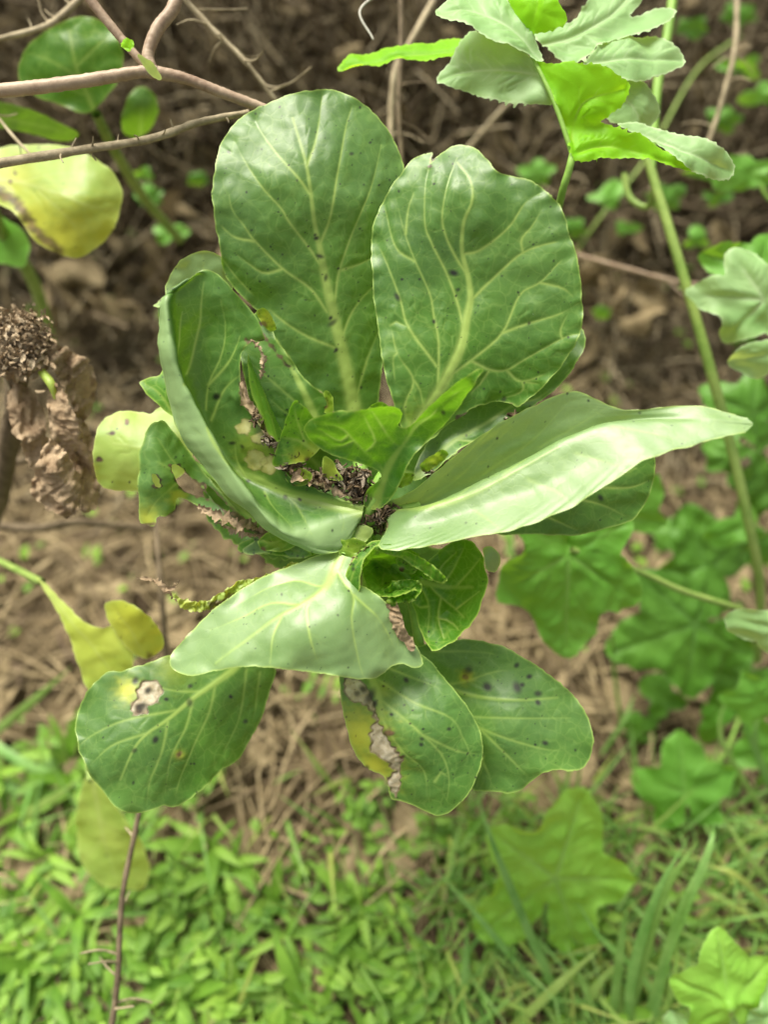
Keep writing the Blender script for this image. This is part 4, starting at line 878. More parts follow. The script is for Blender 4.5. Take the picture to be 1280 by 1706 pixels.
# 1: upright leaf, back left
blade([(575, 705), (600, 712), (625, 690), (634, 640), (640, 590), (645, 540), (652, 470), (662, 390), (673, 290), (668, 262), (655, 232), (636, 205), (610, 178), (580, 160), (545, 150), (500, 154), (455, 170), (418, 188), (390, 212), (368, 245), (358, 285), (355, 320), (358, 370), (366, 410), (372, 450), (388, 478), (410, 500), (430, 520), (447, 540), (460, 568), (480, 592), (492, 615), (515, 640), (540, 658), (552, 680)],
      [(590, 700, 48), (560, 560, 30), (530, 400, 8), (510, 270, -6), (545, 150, 6), (500, 155, 4), (360, 300, -2), (390, 480, 12), (470, 580, 26), (672, 280, 20), (640, 560, 36), (440, 330, -4), (610, 330, 4), (400, 205, 4)],
      M_cab, cb, [([(592, 712), (589, 678), (566, 567), (543, 468), (534, 419), (524, 370), (511, 278), (488, 199)], (.0082, .0011), 1.)]
      + vs([(534, 405), (550, 363), (563, 288), (576, 215), (586, 179)], [(556, 520), (563, 462), (576, 419), (602, 353), (619, 311), (635, 242)], [(570, 560), (589, 517), (619, 481), (650, 460)], [(594, 660), (612, 599), (632, 550), (645, 520)],
           [(533, 440), (517, 416), (484, 373), (468, 347), (438, 314), (409, 271), (392, 238)], [(545, 520), (517, 481), (471, 448), (425, 402), (406, 376), (386, 347), (379, 297)], [(560, 580), (511, 560), (465, 530), (415, 485), (376, 439), (362, 400)],
           [(517, 324), (497, 297), (465, 261), (438, 225), (425, 202)], [(511, 278), (527, 232), (537, 160)], [(425, 402), (390, 395), (362, 370)], [(570, 450), (600, 440), (630, 425)], [(471, 448), (440, 455), (415, 440), (395, 425)]),
      [(575, 620), (530, 420), (510, 250)], seed=201, spots=95, spotlist=[(533, 427, 3.5, 2), (527, 397, 3.5), (525, 392, 2.5), (543, 463, 3, 2), (554, 538, 4.2, 2.2), (551, 530, 3), (560, 583, 3), (382, 255, 3), (585, 258, 3)], label='upright rounded leaf with a broad pale midrib, standing at the back')
# 2: upright leaf, back right
blade([(672, 722), (655, 670), (641, 621), (631, 558), (622, 480), (619, 402), (628, 361), (647, 321), (662, 299), (687, 267), (709, 257), (722, 255), (717, 272), (727, 262), (750, 246), (769, 242), (794, 250), (816, 271), (831, 288), (866, 297), (894, 308), (922, 330), (939, 355), (946, 383), (959, 417), (967, 449), (970, 496), (972, 527), (966, 558), (950, 589), (925, 624), (900, 649), (868, 676), (850, 672), (819, 669), (787, 680), (772, 692), (750, 704), (715, 735), (690, 745)],
      [(685, 740, 10), (745, 630, 0), (780, 480, -4), (770, 400, -14), (785, 300, -22), (769, 242, -12), (620, 430, -4), (650, 620, -2), (690, 265, -10), (900, 320, -26), (970, 480, -24), (930, 620, -6), (850, 675, 12), (760, 700, 14), (870, 440, -16), (860, 600, 0), (690, 450, -8)],
      M_cab, cb, [([(683, 730), (705, 690), (734, 646), (766, 583), (778, 527), (784, 496), (780, 461), (770, 417), (773, 371), (787, 336), (784, 302), (762, 271)], (.0062, .0008), 1.)]
      + vs([(712, 690), (728, 650), (731, 574), (723, 527), (716, 489), (691, 433), (672, 380), (656, 314)], [(772, 545), (762, 505), (744, 455), (719, 405), (708, 371), (709, 308), (716, 275)], [(780, 458), (762, 433), (744, 396), (737, 361), (747, 305), (762, 262)],
           [(728, 610), (681, 546), (666, 496), (641, 430), (625, 400)], [(680, 715), (675, 674), (689, 633), (662, 589), (650, 542), (632, 530)], [(784, 502), (819, 467), (872, 421), (931, 402), (958, 395)], [(755, 622), (787, 599), (837, 555), (866, 492), (900, 471), (934, 436), (955, 425)],
           [(837, 555), (881, 539), (931, 524), (966, 505)], [(787, 602), (816, 616), (844, 617), (875, 599), (937, 564), (964, 556)], [(844, 617), (870, 636), (922, 616), (948, 596)], [(770, 424), (800, 417), (847, 380), (875, 339), (900, 322)])
      + vs([(872, 421), (869, 399), (887, 377), (903, 350)], [(900, 471), (937, 480), (955, 495)], [(870, 636), (872, 648), (859, 658), (820, 668)], [(937, 564), (934, 549), (948, 520)], [(691, 436), (659, 411), (640, 340)], [(650, 542), (660, 536), (681, 546)], [(689, 633), (700, 650), (705, 680)], [(662, 589), (655, 600), (660, 650)], [(870, 636), (900, 640)], [(816, 616), (800, 640), (785, 655), (790, 670)], [(676, 390), (680, 350), (690, 320)], w=(.0012, .0005), i=.7),
      [(720, 640), (780, 480), (775, 360)], seed=202, spots=80, spotlist=[(756, 455, 5, 1.6), (763, 483, 3), (662, 495, 4, 1.8), (723, 536, 3), (840, 665, 4), (882, 539, 2.5), (738, 686, 4)], yellow=[(700, 700, 30, .25)], brown=[([(760, 698), (800, 678), (850, 673)], 3), ([(717, 277), (722, 262)], 2)], bul=.0014, label='upright wavy leaf with netted veins, at the back right')
# 3: leaf behind 2
blade([(690, 800), (700, 760), (740, 700), (820, 640), (900, 580), (950, 545), (973, 552), (975, 580), (955, 615), (930, 645), (895, 672), (870, 695), (840, 708), (790, 735), (745, 768), (715, 792)], [(690, 800, 20), (973, 560, 18), (800, 650, 30), (870, 695, 18), (740, 770, 16)], M_cab, cb,
      [([(695, 795), (760, 735), (850, 680), (940, 600)], (.004, .001), .6)] + vs([(760, 735), (800, 732), (850, 700)], [(850, 680), (900, 660), (950, 615)]), [(740, 745), (920, 610)], seed=203, spots=25)
blade([(735, 805), (745, 780), (765, 760), (800, 728), (830, 715), (835, 730), (810, 765), (780, 800), (755, 825)], [(735, 805, 22), (830, 715, 28), (780, 800, 24)], M_cabi, cb, [([(745, 805), (780, 765), (825, 722)], .0018, .7)], [(755, 795), (815, 735)], seed=204, spots=6, spotlist=[(800, 750, 4), (806, 738, 4)])
# 4: big right leaf folded over
R4 = [[(640, 838, 3), (690, 815, 0), (750, 765, -6), (820, 712, -12), (890, 676, -17), (960, 652, -22), (1040, 682, -30), (1160, 676, -40), (1245, 697, -50)],
      [(640, 843, 6), (690, 830, 5), (745, 800, 3), (815, 760, -1), (880, 728, -6), (945, 700, -13), (1030, 692, -27), (1160, 688, -42), (1250, 702, -51)],
      [(640, 850, 7), (692, 846, 9), (745, 838, 9), (810, 812, 7), (875, 780, 1), (945, 742, -9), (1030, 704, -25), (1162, 698, -44), (1254, 706, -52)],
      [(640, 858, 3), (688, 852, -9), (742, 831, -13), (808, 800, -17), (876, 766, -22), (950, 728, -28), (1036, 704, -34), (1165, 706, -46), (1254, 710, -52)],
      [(644, 866, 0), (664, 882, -14), (728, 872, -19), (800, 848, -24), (875, 824, -29), (958, 785, -35), (1053, 735, -42), (1168, 722, -49), (1250, 714, -53)],
      [(650, 874, 0), (634, 914, -20), (705, 912, -29), (785, 895, -35), (860, 882, -41), (960, 842, -46), (1072, 770, -50), (1168, 739, -52), (1242, 721, -54)]]
rows(R4, M_cabp, cb, [([(640, 850), (690, 845), (740, 838), (790, 822), (850, 790), (930, 745)], (.007, .001), .9)] + vs([(760, 828), (820, 780), (880, 740), (930, 690), (950, 665)], [(700, 840), (760, 800), (800, 760), (850, 715)], [(840, 790), (900, 745), (960, 710), (1010, 680)], [(790, 850), (820, 870), (835, 885)], [(880, 800), (930, 820), (950, 838)], [(960, 755), (1010, 770), (1040, 780)], [(1020, 710), (1080, 720), (1120, 730)], i=.42),
     seed=205, nu=170, nv=320, spots=34, ter=(40, (14, 30)), soft=.7, bul=.0006, groove=.0002, rip=.0003, label='large pale leaf folded over, pointing right toward the camera')
# 5: behind 4
blade([(770, 870), (830, 888), (890, 889), (945, 891), (1000, 883), (1045, 869), (1062, 858), (1075, 838), (1086, 812), (1093, 770), (1082, 745), (1040, 735), (960, 750), (850, 800), (780, 840)], [(770, 870, 18), (1093, 770, 8), (960, 750, 18), (1000, 885, 26), (920, 830, 8)], M_cab, cb,
      [([(770, 855), (860, 845), (960, 825), (1060, 780)], (.004, .001), .6)] + vs([(870, 843), (920, 865), (960, 882)], [(940, 828), (1000, 840), (1045, 862)], [(1000, 812), (1050, 812), (1084, 800)]), [(820, 860), (1040, 800)], seed=206, spots=14, spotlist=[(1000, 829, 4, 1.5)], label='grey green leaf tucked beneath the folded pale leaf')
# 6: left cupped leaf with rolled margin
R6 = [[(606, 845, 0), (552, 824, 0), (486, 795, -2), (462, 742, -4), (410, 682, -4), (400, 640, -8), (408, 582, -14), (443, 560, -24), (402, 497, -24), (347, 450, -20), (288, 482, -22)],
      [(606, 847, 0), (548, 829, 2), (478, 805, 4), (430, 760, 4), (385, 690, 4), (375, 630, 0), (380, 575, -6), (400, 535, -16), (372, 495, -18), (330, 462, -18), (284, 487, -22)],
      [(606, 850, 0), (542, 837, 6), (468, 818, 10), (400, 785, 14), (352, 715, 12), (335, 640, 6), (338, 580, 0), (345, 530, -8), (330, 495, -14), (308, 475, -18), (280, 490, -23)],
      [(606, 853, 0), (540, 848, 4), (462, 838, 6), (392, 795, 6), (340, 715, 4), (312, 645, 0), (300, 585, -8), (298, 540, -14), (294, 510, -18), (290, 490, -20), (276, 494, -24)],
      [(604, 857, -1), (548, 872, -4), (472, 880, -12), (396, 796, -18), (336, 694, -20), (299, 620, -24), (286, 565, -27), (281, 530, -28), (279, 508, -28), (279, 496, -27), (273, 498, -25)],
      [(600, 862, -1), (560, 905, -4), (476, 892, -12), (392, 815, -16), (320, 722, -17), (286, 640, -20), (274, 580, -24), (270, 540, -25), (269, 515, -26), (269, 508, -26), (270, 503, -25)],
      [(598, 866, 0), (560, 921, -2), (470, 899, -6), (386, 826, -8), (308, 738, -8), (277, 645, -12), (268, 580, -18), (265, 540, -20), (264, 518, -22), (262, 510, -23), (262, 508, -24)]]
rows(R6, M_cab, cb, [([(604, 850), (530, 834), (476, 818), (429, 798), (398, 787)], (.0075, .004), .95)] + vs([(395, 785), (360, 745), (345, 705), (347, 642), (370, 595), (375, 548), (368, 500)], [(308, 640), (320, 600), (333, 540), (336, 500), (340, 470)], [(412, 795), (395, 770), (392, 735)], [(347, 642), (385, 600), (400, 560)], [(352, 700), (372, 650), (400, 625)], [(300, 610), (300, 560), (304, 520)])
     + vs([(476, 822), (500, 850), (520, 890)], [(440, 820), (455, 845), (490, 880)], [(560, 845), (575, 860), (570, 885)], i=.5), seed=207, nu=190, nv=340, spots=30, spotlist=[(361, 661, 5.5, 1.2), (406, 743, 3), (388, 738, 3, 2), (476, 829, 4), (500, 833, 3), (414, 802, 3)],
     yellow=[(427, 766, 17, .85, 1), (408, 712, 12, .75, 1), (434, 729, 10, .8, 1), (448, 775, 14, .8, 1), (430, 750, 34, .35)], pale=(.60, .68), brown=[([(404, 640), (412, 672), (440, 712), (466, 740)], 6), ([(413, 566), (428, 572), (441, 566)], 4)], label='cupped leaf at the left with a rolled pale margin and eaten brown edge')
blade([(262, 512), (256, 510), (262, 506), (270, 496), (276, 494), (274, 504), (268, 512)], [(262, 508, -25), (275, 495, -26), (268, 510, -26)], M_cabp, cb, [], seed=2, ter=None, rip=.0004, bul=.0002, name='leaf_tag', brown=[(268, 502, 3)])
# 7 pale leaf top behind 6
blade([(276, 490), (284, 460), (300, 435), (322, 422), (345, 418), (365, 425), (378, 445), (388, 480), (370, 520), (320, 530), (290, 520)], [(276, 490, 15), (345, 418, 8), (388, 480, 18), (320, 525, 20)], M_cabp, cb, [([(340, 525), (340, 470), (338, 425)], .002, .5)], seed=208, spots=4)
# 8 leaf between 6 and 1
blade([(402, 600), (404, 575), (415, 545), (430, 520), (447, 535), (462, 568), (486, 600), (505, 628), (530, 650), (548, 665), (556, 690), (548, 720), (520, 740), (480, 745), (450, 720), (420, 670)], [(402, 600, 10), (430, 520, 6), (548, 665, 14), (480, 745, 14), (480, 640, 6)], M_cab, cb,
      [([(530, 735), (522, 692), (500, 640), (470, 585), (435, 530)], (.0058, .001), 1.)] + vs([(515, 690), (470, 650), (430, 615), (410, 600)], [(522, 705), (480, 690), (450, 665)], [(500, 640), (515, 655), (530, 665)], i=.5), [(515, 700), (440, 560)], seed=209, spots=16, brown=[([(430, 545), (455, 580), (480, 610)], 2.5), (432, 540, 5)], bul=.001)
blade([(412, 596), (420, 560), (432, 590), (450, 640), (462, 690), (470, 725), (455, 735), (430, 690), (414, 640)], [(412, 596, 2), (470, 725, 6), (430, 640, -1)], M_cabi, cb, [([(460, 730), (440, 660), (420, 590)], .002, .5)], [(424, 610), (455, 710)], seed=231, spots=6)
# shrivelled brown strip along the eaten edge
def dried_strip(pts, w, seed, name='dried_edge', lab=None, mat=None, wob=1.0):
    c = spline(pxp([(x, y, D0 + z / 1000.) for x, y, z in pts]), 46); rg = np.random.RandomState(seed)
    t = np.gradient(c, axis=0); t /= np.linalg.norm(t, axis=1)[:, None]; s = np.linspace(0, 1, 46)
    a = np.cumsum(rg.normal(size=46) * .45 * wob); u = np.cross(t, FWD); u /= np.linalg.norm(u, axis=1)[:, None]; v = np.cross(t, u)
    ww = w * (np.sin(pi * np.clip(s, .04, .97)) ** .6) * (1 + .35 * rg.normal(size=46)); V = []
    for k in range(-3, 4):
        q = k / 3.; V.append(c + (u * np.cos(a)[:, None] + v * np.sin(a)[:, None]) * (q * ww)[:, None] + (v * np.cos(a)[:, None] - u * np.sin(a)[:, None]) * (ww * .5 * (q * q) + rg.normal(size=46) * w * .12)[:, None])
    V = np.stack(V, 1).reshape(-1, 3); i = np.arange(45)[:, None] * 7; j = np.arange(6)[None]
    at = {k: np.zeros(len(V)) for k in ('vein', 'rim', 'spot', 'yellow', 'dry', 'brown', 'tone')}
    at['brown'] = np.repeat((rg.rand(46) < .5) * .7, 7)
    return mk(name, V, np.stack([i + j, i + j + 1, i + 8 + j, i + 7 + j], -1).reshape(-1, 4), mat or M_dry, cb, at, True, lab)
dried_strip([(404, 636, -10), (408, 668, -8), (430, 700, -8), (452, 728, -8), (462, 762, -6), (490, 790, 0)], .0035, 1)
dried_strip([(418, 566, -24), (432, 582, -26), (440, 610, -24), (434, 632, -22)], .0022, 2)
dried_strip([(460, 760, -4), (495, 792, -4), (540, 812, -2), (590, 828, 0)], .004, 3)
dried_strip([(640, 900, -12), (608, 915, -10), (590, 940, -8), (582, 968, -8)], .0022, 4)
# 9 small centre-left leaf
blade([(455, 775), (461, 745), (470, 718), (477, 692), (491, 667), (506, 676), (522, 694), (538, 718), (535, 745), (515, 765), (490, 772)], [(455, 775, -12), (491, 667, -22), (538, 718, -8), (515, 765, -2), (490, 730, -10)], M_cabi, cb,
      [([(535, 760), (500, 735), (470, 730)], .002, .7), ([(510, 740), (495, 700), (490, 675)], .0014, .6)], [(475, 750), (500, 705)], seed=210, spots=14, yellow=[(500, 765, 18, .7), (522, 755, 16, .6)], brown=[(515, 768, 7)], bul=.0012)
blade([(538, 790), (540, 760), (552, 765), (566, 790), (572, 800), (556, 800)], [(538, 790, -4), (566, 795, -4), (545, 765, -8)], M_cabi, cb, [], seed=232, ter=None, yellow=[(550, 780, 30, .5)])
# 10 small centre leaf folded in V
blade([(508, 716), (512, 704), (530, 694), (560, 685), (590, 684), (620, 677), (650, 676), (670, 684), (668, 698), (662, 708), (676, 712), (692, 702), (709, 682), (730, 660), (760, 638), (798, 614), (795, 630), (780, 655), (752, 692), (718, 728), (690, 760), (672, 795), (655, 825), (632, 848), (608, 842), (612, 815), (634, 795), (625, 782), (590, 768), (550, 757), (522, 738)],
      [(508, 716, -30), (590, 684, -44), (665, 684, -34), (590, 765, -18), (640, 780, -8), (622, 840, 0), (680, 720, -16), (720, 670, -40), (798, 614, -52), (752, 692, -30), (690, 765, -14), (665, 712, -20), (660, 760, -10)],
      M_cabi, cb, [([(622, 846), (646, 780), (674, 738), (695, 707), (720, 690)], (.0045, .001), .75)] + vs([(640, 785), (610, 755), (590, 735), (565, 710), (525, 705)], [(612, 752), (625, 735), (615, 710), (605, 690)], [(668, 745), (650, 730), (630, 700), (620, 685)], [(590, 735), (560, 745), (530, 730)], [(672, 742), (678, 720), (672, 700), (655, 690)], [(690, 715), (720, 690), (770, 645)], [(580, 725), (565, 735), (535, 715)], w=(.0014, .0006), i=.75), [(560, 720), (630, 735), (665, 745), (700, 715), (760, 655)], seed=211, spots=8, spotlist=[(738, 686, 3.5)], rip=.0022, bul=.0016, label='small bright folded leaf in the heart of the plant')
# 11 big lower-left leaf, draped
blade([(560, 905), (545, 921), (520, 928), (480, 945), (430, 965), (390, 990), (350, 1022), (312, 1060), (287, 1090), (283, 1108), (300, 1122), (322, 1126), (350, 1119), (400, 1111), (450, 1112), (520, 1120), (570, 1127), (605, 1131), (630, 1127), (650, 1112), (670, 1106), (692, 1113), (705, 1106), (700, 1085), (682, 1060), (665, 1030), (648, 1008), (622, 985), (592, 970), (582, 950), (598, 920), (620, 892), (618, 878), (585, 870), (570, 885)],
      [(600, 882, 4), (565, 950, -6), (590, 1000, -20), (500, 1050, -30), (283, 1108, -8), (350, 1020, -2), (450, 960, 0), (400, 1111, -26), (520, 1120, -28), (605, 1131, -22), (705, 1106, -6), (660, 1030, -8), (545, 925, 2)],
      M_cabp, cb, [([(600, 880), (583, 897), (565, 935), (555, 956), (541, 981), (505, 1006), (456, 1033), (405, 1072), (360, 1105)], (.0085, .0012), .8)] + vs([(562, 952), (576, 974), (590, 995), (586, 1034), (597, 1097), (605, 1125)], [(530, 990), (512, 1009), (516, 1058), (527, 1097), (530, 1118)], [(550, 968), (534, 977), (491, 967), (435, 985), (390, 1010)], [(500, 1008), (450, 1005), (400, 1030), (350, 1050)], [(470, 1026), (455, 1060), (450, 1105)], [(590, 990), (630, 1030), (660, 1080)], i=.8),
      [(585, 900), (560, 960), (500, 1040), (360, 1090)], seed=212, spots=36, yellow=[(600, 890, 30, .3)], rip=.0014, bul=.0007, label='broad pale leaf draped toward the camera below the heart')
blade([(641, 1006), (652, 1012), (660, 1008), (662, 1000), (668, 1020), (678, 1050), (692, 1078), (684, 1084), (668, 1066), (652, 1048), (645, 1028)], [(641, 1006, -14), (662, 1000, -20), (692, 1080, -10), (655, 1045, -11)], M_dry, cb, [], [(655, 1022), (680, 1070)], seed=213, wr=.0006, ter=None, name='papery_patch', dry=[[(630, 990), (700, 990), (700, 1095), (630, 1095)]], label='papery white dried scrap at the leaf margin')
# 12 bottom-left leaf
blade([(456, 1110), (420, 1095), (340, 1085), (282, 1092), (237, 1108), (205, 1117), (179, 1121), (154, 1141), (140, 1162), (127, 1209), (132, 1245), (147, 1281), (172, 1317), (193, 1342), (219, 1353), (251, 1349), (272, 1341), (290, 1344), (316, 1331), (344, 1306), (366, 1284), (398, 1263), (416, 1231), (438, 1187), (452, 1140)],
      [(450, 1110, 50), (282, 1092, 30), (150, 1145, 16), (127, 1210, 10), (219, 1353, 10), (345, 1306, 28), (440, 1187, 50), (320, 1160, 26), (250, 1230, 8), (400, 1150, 36)], M_cab, cb,
      [([(400, 1100), (387, 1116), (359, 1137), (323, 1162), (280, 1198), (244, 1223), (222, 1250), (200, 1300)], (.004, .0009), .8)] + vs([(359, 1140), (348, 1187), (323, 1241), (301, 1295), (290, 1335)], [(410, 1115), (400, 1190), (370, 1255)], [(300, 1182), (208, 1200), (157, 1223), (135, 1240)], [(335, 1152), (285, 1150), (220, 1130)], [(280, 1198), (270, 1250), (250, 1300), (245, 1340)], [(323, 1162), (310, 1210), (285, 1260), (275, 1320)], [(250, 1220), (190, 1240), (155, 1270)], [(432, 1120), (425, 1180), (405, 1240)], i=.5),
      [(370, 1150), (250, 1230)], seed=214, spots=26, spotlist=[(259, 1232, 5), (224, 1250, 4), (316, 1170, 5.5, 1.3), (317, 1143, 3.5), (384, 1160, 3), (408, 1201, 3.5), (222, 1305, 2.5), (277, 1165, 3), (226, 1134, 5), (244, 1092, 4, 2), (247, 1150, 5), (235, 1178, 7, 1.6)],
      yellow=[(213, 1150, 18, 1), (298, 1256, 8, .6), (290, 1110, 30, .3)], dry=[[(238, 1136), (262, 1134), (271, 1150), (264, 1168), (246, 1178), (246, 1190), (222, 1190), (216, 1176), (230, 1165), (228, 1148)]], brown=[(298, 1257, 5), (233, 1182, 8)], label='lowest left leaf with a tan dead spot and yellow halo')
# 13 bottom-centre leaf
DP = [(573, 1130), (590, 1128), (612, 1142), (622, 1165), (632, 1200), (652, 1238), (671, 1262), (667, 1275), (669, 1305), (661, 1326), (652, 1316), (645, 1294), (660, 1284), (641, 1264), (620, 1249), (618, 1208), (630, 1200), (612, 1174), (590, 1170), (574, 1158)]
blade([(566, 1110), (568, 1151), (577, 1207), (592, 1252), (615, 1279), (641, 1294), (652, 1326), (667, 1331), (701, 1346), (727, 1357), (750, 1350), (776, 1327), (795, 1294), (803, 1260), (802, 1230), (787, 1189), (765, 1159), (735, 1125), (709, 1095), (660, 1080), (600, 1090)],
      [(600, 1090, 20), (570, 1160, 18), (641, 1294, 18), (655, 1230, 2), (727, 1357, 10), (803, 1245, 6), (735, 1125, 12), (710, 1230, -4), (620, 1180, 8)], M_cab, cb,
      [([(615, 1095), (621, 1129), (632, 1165), (637, 1196)], (.0045, .003), .8)] + vs([(626, 1130), (690, 1170), (750, 1196), (772, 1230), (785, 1260)], [(634, 1165), (690, 1211), (735, 1256), (748, 1294), (745, 1330)], [(640, 1200), (667, 1245), (705, 1282), (716, 1335)], [(640, 1110), (690, 1130), (740, 1150)], [(705, 1225), (760, 1250), (795, 1255)], [(725, 1300), (735, 1285), (748, 1294)], i=.5),
      [(660, 1150), (700, 1270)], seed=215, spots=44, spotlist=[(677, 1133, 4), (702, 1240, 3), (703, 1231, 3), (747, 1214, 3), (653, 1190, 2.5), (606, 1148, 6), (596, 1155, 5), (618, 1160, 7, 2), (625, 1172, 5), (612, 1278, 4)],
      yellow=[(600, 1220, 42, .85), (625, 1275, 34, .9), (640, 1150, 14, .3)], dry=[DP], brown=[(650, 1218, 7), (670, 1262, 4)], holes=[], label='lower centre leaf torn by a papery dead streak with yellow tissue')
# 14 bottom-right leaf
blade([(680, 1100), (697, 1076), (750, 1066), (780, 1064), (825, 1072), (866, 1091), (907, 1117), (949, 1151), (971, 1181), (988, 1219), (986, 1252), (975, 1275), (956, 1284), (930, 1282), (907, 1286), (889, 1297), (859, 1318), (817, 1318), (787, 1313), (740, 1280), (700, 1200)],
      [(680, 1100, 24), (780, 1064, 30), (950, 1151, 24), (988, 1230, 18), (907, 1286, 14), (817, 1318, 26), (740, 1280, 34), (830, 1190, 18), (740, 1130, 34)], M_cab, cb,
      [([(685, 1090), (720, 1125), (750, 1147), (802, 1161), (862, 1166), (930, 1162)], (.004, .001), .65)] + vs([(735, 1140), (772, 1136), (825, 1119), (880, 1115)], [(750, 1150), (765, 1189), (859, 1196), (950, 1196)], [(770, 1190), (799, 1211), (859, 1234), (915, 1249), (965, 1250)], [(799, 1211), (840, 1252), (866, 1279), (885, 1295)], [(800, 1260), (815, 1290), (820, 1315)], [(720, 1085), (780, 1085), (840, 1090)], [(805, 1260), (800, 1290), (795, 1310)], i=.5),
      [(740, 1140), (900, 1220)], seed=216, spots=36, spotlist=[(780, 1117, 7, 1.2), (812, 1144, 7, 1.2), (862, 1145, 7, 1.4), (870, 1141, 4), (897, 1155, 5), (882, 1127, 4), (861, 1108, 4), (897, 1170, 4), (908, 1237, 4)], yellow=[(777, 1128, 10, 1)], brown=[(777, 1128, 5)], label='lowest right leaf, broad and dusty with dark mould spots')
# 15 curled inner leaf below
blade([(748, 905), (770, 897), (790, 903), (806, 925), (812, 950), (813, 975), (806, 1008), (795, 1032), (782, 1050), (765, 1068), (748, 1076), (722, 1086), (710, 1072), (696, 1040), (686, 1008), (680, 985), (688, 962), (705, 940), (728, 920)],
      [(748, 905, 8), (812, 950, -10), (806, 1010, -8), (722, 1086, -4), (683, 985, 4), (750, 985, 18), (700, 940, 10)], M_cabi, cb,
      [([(686, 968), (710, 972), (745, 978), (790, 978)], (.004, .0015), .75)] + vs([(715, 974), (735, 995), (760, 1015), (775, 1030)], [(700, 975), (715, 1010), (712, 1060)], [(735, 975), (755, 950), (772, 915)], [(725, 975), (735, 945), (760, 920)], [(735, 995), (730, 1030), (740, 1065)], [(760, 978), (785, 950), (800, 930)], [(760, 1015), (780, 1000), (800, 985)], [(715, 1010), (700, 1012), (690, 1005)], [(730, 1030), (750, 1035), (765, 1050)], w=(.0013, .0006), i=.7), [(735, 950), (745, 1030)], seed=217, spots=5, bul=.0022, label='dark netted young leaf below the heart')
blade([(805, 915), (818, 912), (829, 922), (832, 938), (824, 952), (812, 950), (806, 935)], [(805, 915, 14), (832, 938, 22), (815, 950, 16), (818, 932, 8)], M_cabp, cb, [], seed=218, ter=None, rip=.0004)
# 16 curled cup
cup = [(606, 975), (600, 948), (606, 925), (622, 908), (645, 900), (672, 905), (698, 922), (725, 945), (744, 966), (730, 972), (705, 965), (698, 975), (690, 990), (668, 998), (640, 998), (618, 990)]
blade(cup, [(606, 975, 0), (606, 925, -6), (645, 900, -10), (698, 922, -16), (744, 966, -22), (690, 990, -8), (640, 998, -6), (650, 950, 26), (625, 950, 20), (680, 955, 16)], M_cabi, cb, vs([(650, 950), (620, 930), (608, 925)], [(655, 950), (670, 930), (690, 918)], [(655, 960), (680, 975), (690, 985)], [(640, 955), (635, 975), (640, 995)], i=.4), [(635, 950), (690, 955)], seed=219, spots=6, rip=.003, ripf=30, bul=.0025, label='tightly curled hollow young leaf')
blade([(578, 972), (580, 950), (590, 932), (605, 915), (628, 902), (640, 903), (622, 918), (608, 935), (602, 960), (600, 985), (588, 980)], [(578, 972, -10), (605, 915, -8), (640, 903, -14), (600, 985, -14), (600, 940, -16)], M_cabi, cb, [([(585, 970), (598, 938), (630, 908)], .0012, .4)], [(592, 960), (620, 915)], seed=220, spots=6, spotlist=[(585, 940, 3), (590, 948, 3)])
blade([(622, 912), (650, 905), (685, 918), (715, 935), (742, 960), (745, 968), (728, 968), (700, 950), (672, 932), (645, 922)], [(622, 912, -12), (685, 915, -22), (745, 968, -26), (680, 935, -14)], M_cabi, cb, [([(630, 914), (690, 934), (738, 962)], .0014, .5)], [(640, 914), (720, 950)], seed=221, ter=None, rip=.002, ripf=25)
blade([(690, 1000), (672, 1004), (648, 1002), (640, 985), (652, 970), (680, 965), (700, 968), (702, 985)], [(690, 1000, -8), (640, 985, 0), (700, 968, -14), (670, 985, 4)], M_cabi, cb, [], seed=222, ter=None, rip=.003, ripf=25)
# 18 torn leaf, left, under the cup leaf
blade([(249, 709), (262, 703), (275, 704), (296, 730), (312, 750), (343, 790), (374, 826), (400, 855), (430, 880), (470, 905), (440, 900), (400, 885), (370, 868), (340, 850), (318, 836), (296, 830), (290, 852), (278, 860), (262, 862), (258, 875), (244, 875), (232, 867), (232, 830), (232, 791), (236, 744)],
      [(249, 709, 2), (232, 791, 4), (240, 870, 6), (300, 760, 14), (374, 826, 20), (470, 905, 20), (296, 830, 16), (262, 790, 0)], M_cab, cb,
      [([(420, 870), (350, 820), (300, 790), (262, 770)], (.003, .001), .6)] + vs([(330, 810), (290, 770), (262, 730)], [(300, 800), (265, 830), (245, 860)], i=.6), [(250, 800), (285, 790), (340, 825), (420, 875)], seed=223, spots=18,
      holes=[[(285, 776), (298, 776), (315, 793), (335, 812), (350, 830), (330, 826), (308, 818), (292, 800)], [(254, 790), (262, 793), (268, 808), (262, 812), (256, 802)], [(338, 806), (356, 816), (380, 842), (388, 853), (372, 848), (350, 828)]], yellow=[(245, 865, 22, .7), (296, 828, 14, .7)], brown=[([(380, 850), (430, 885), (465, 903)], 8), ([(240, 874), (262, 872), (290, 852)], 3)], label='torn leaf with eaten holes at the lower left')
blade([(345, 845), (380, 850), (420, 868), (450, 880), (490, 900), (520, 925), (490, 930), (450, 922), (415, 925), (405, 915), (425, 900), (395, 885), (365, 872)], [(345, 845, 24), (450, 880, 20), (520, 925, 8), (415, 925, 22)], M_cab, cb, [([(500, 918), (440, 895), (370, 858)], .002, .4)], [(375, 862), (440, 895), (495, 920)], seed=224, spots=30, brown=[([(345, 850), (400, 872), (450, 890)], 7), (460, 905, 6)])
blade([(400, 920), (402, 905), (430, 895), (470, 890), (520, 905), (525, 925), (480, 928), (440, 922)], [(400, 920, 26), (470, 890, 16), (525, 925, 6)], M_cabi, cb, [([(515, 918), (460, 908), (410, 912)], .0016, .6)], [(430, 910), (500, 915)], seed=225, spots=6)
dried_strip([(330, 842, 12), (370, 862, 8), (420, 880, 10), (470, 892, 10)], .004, 7)
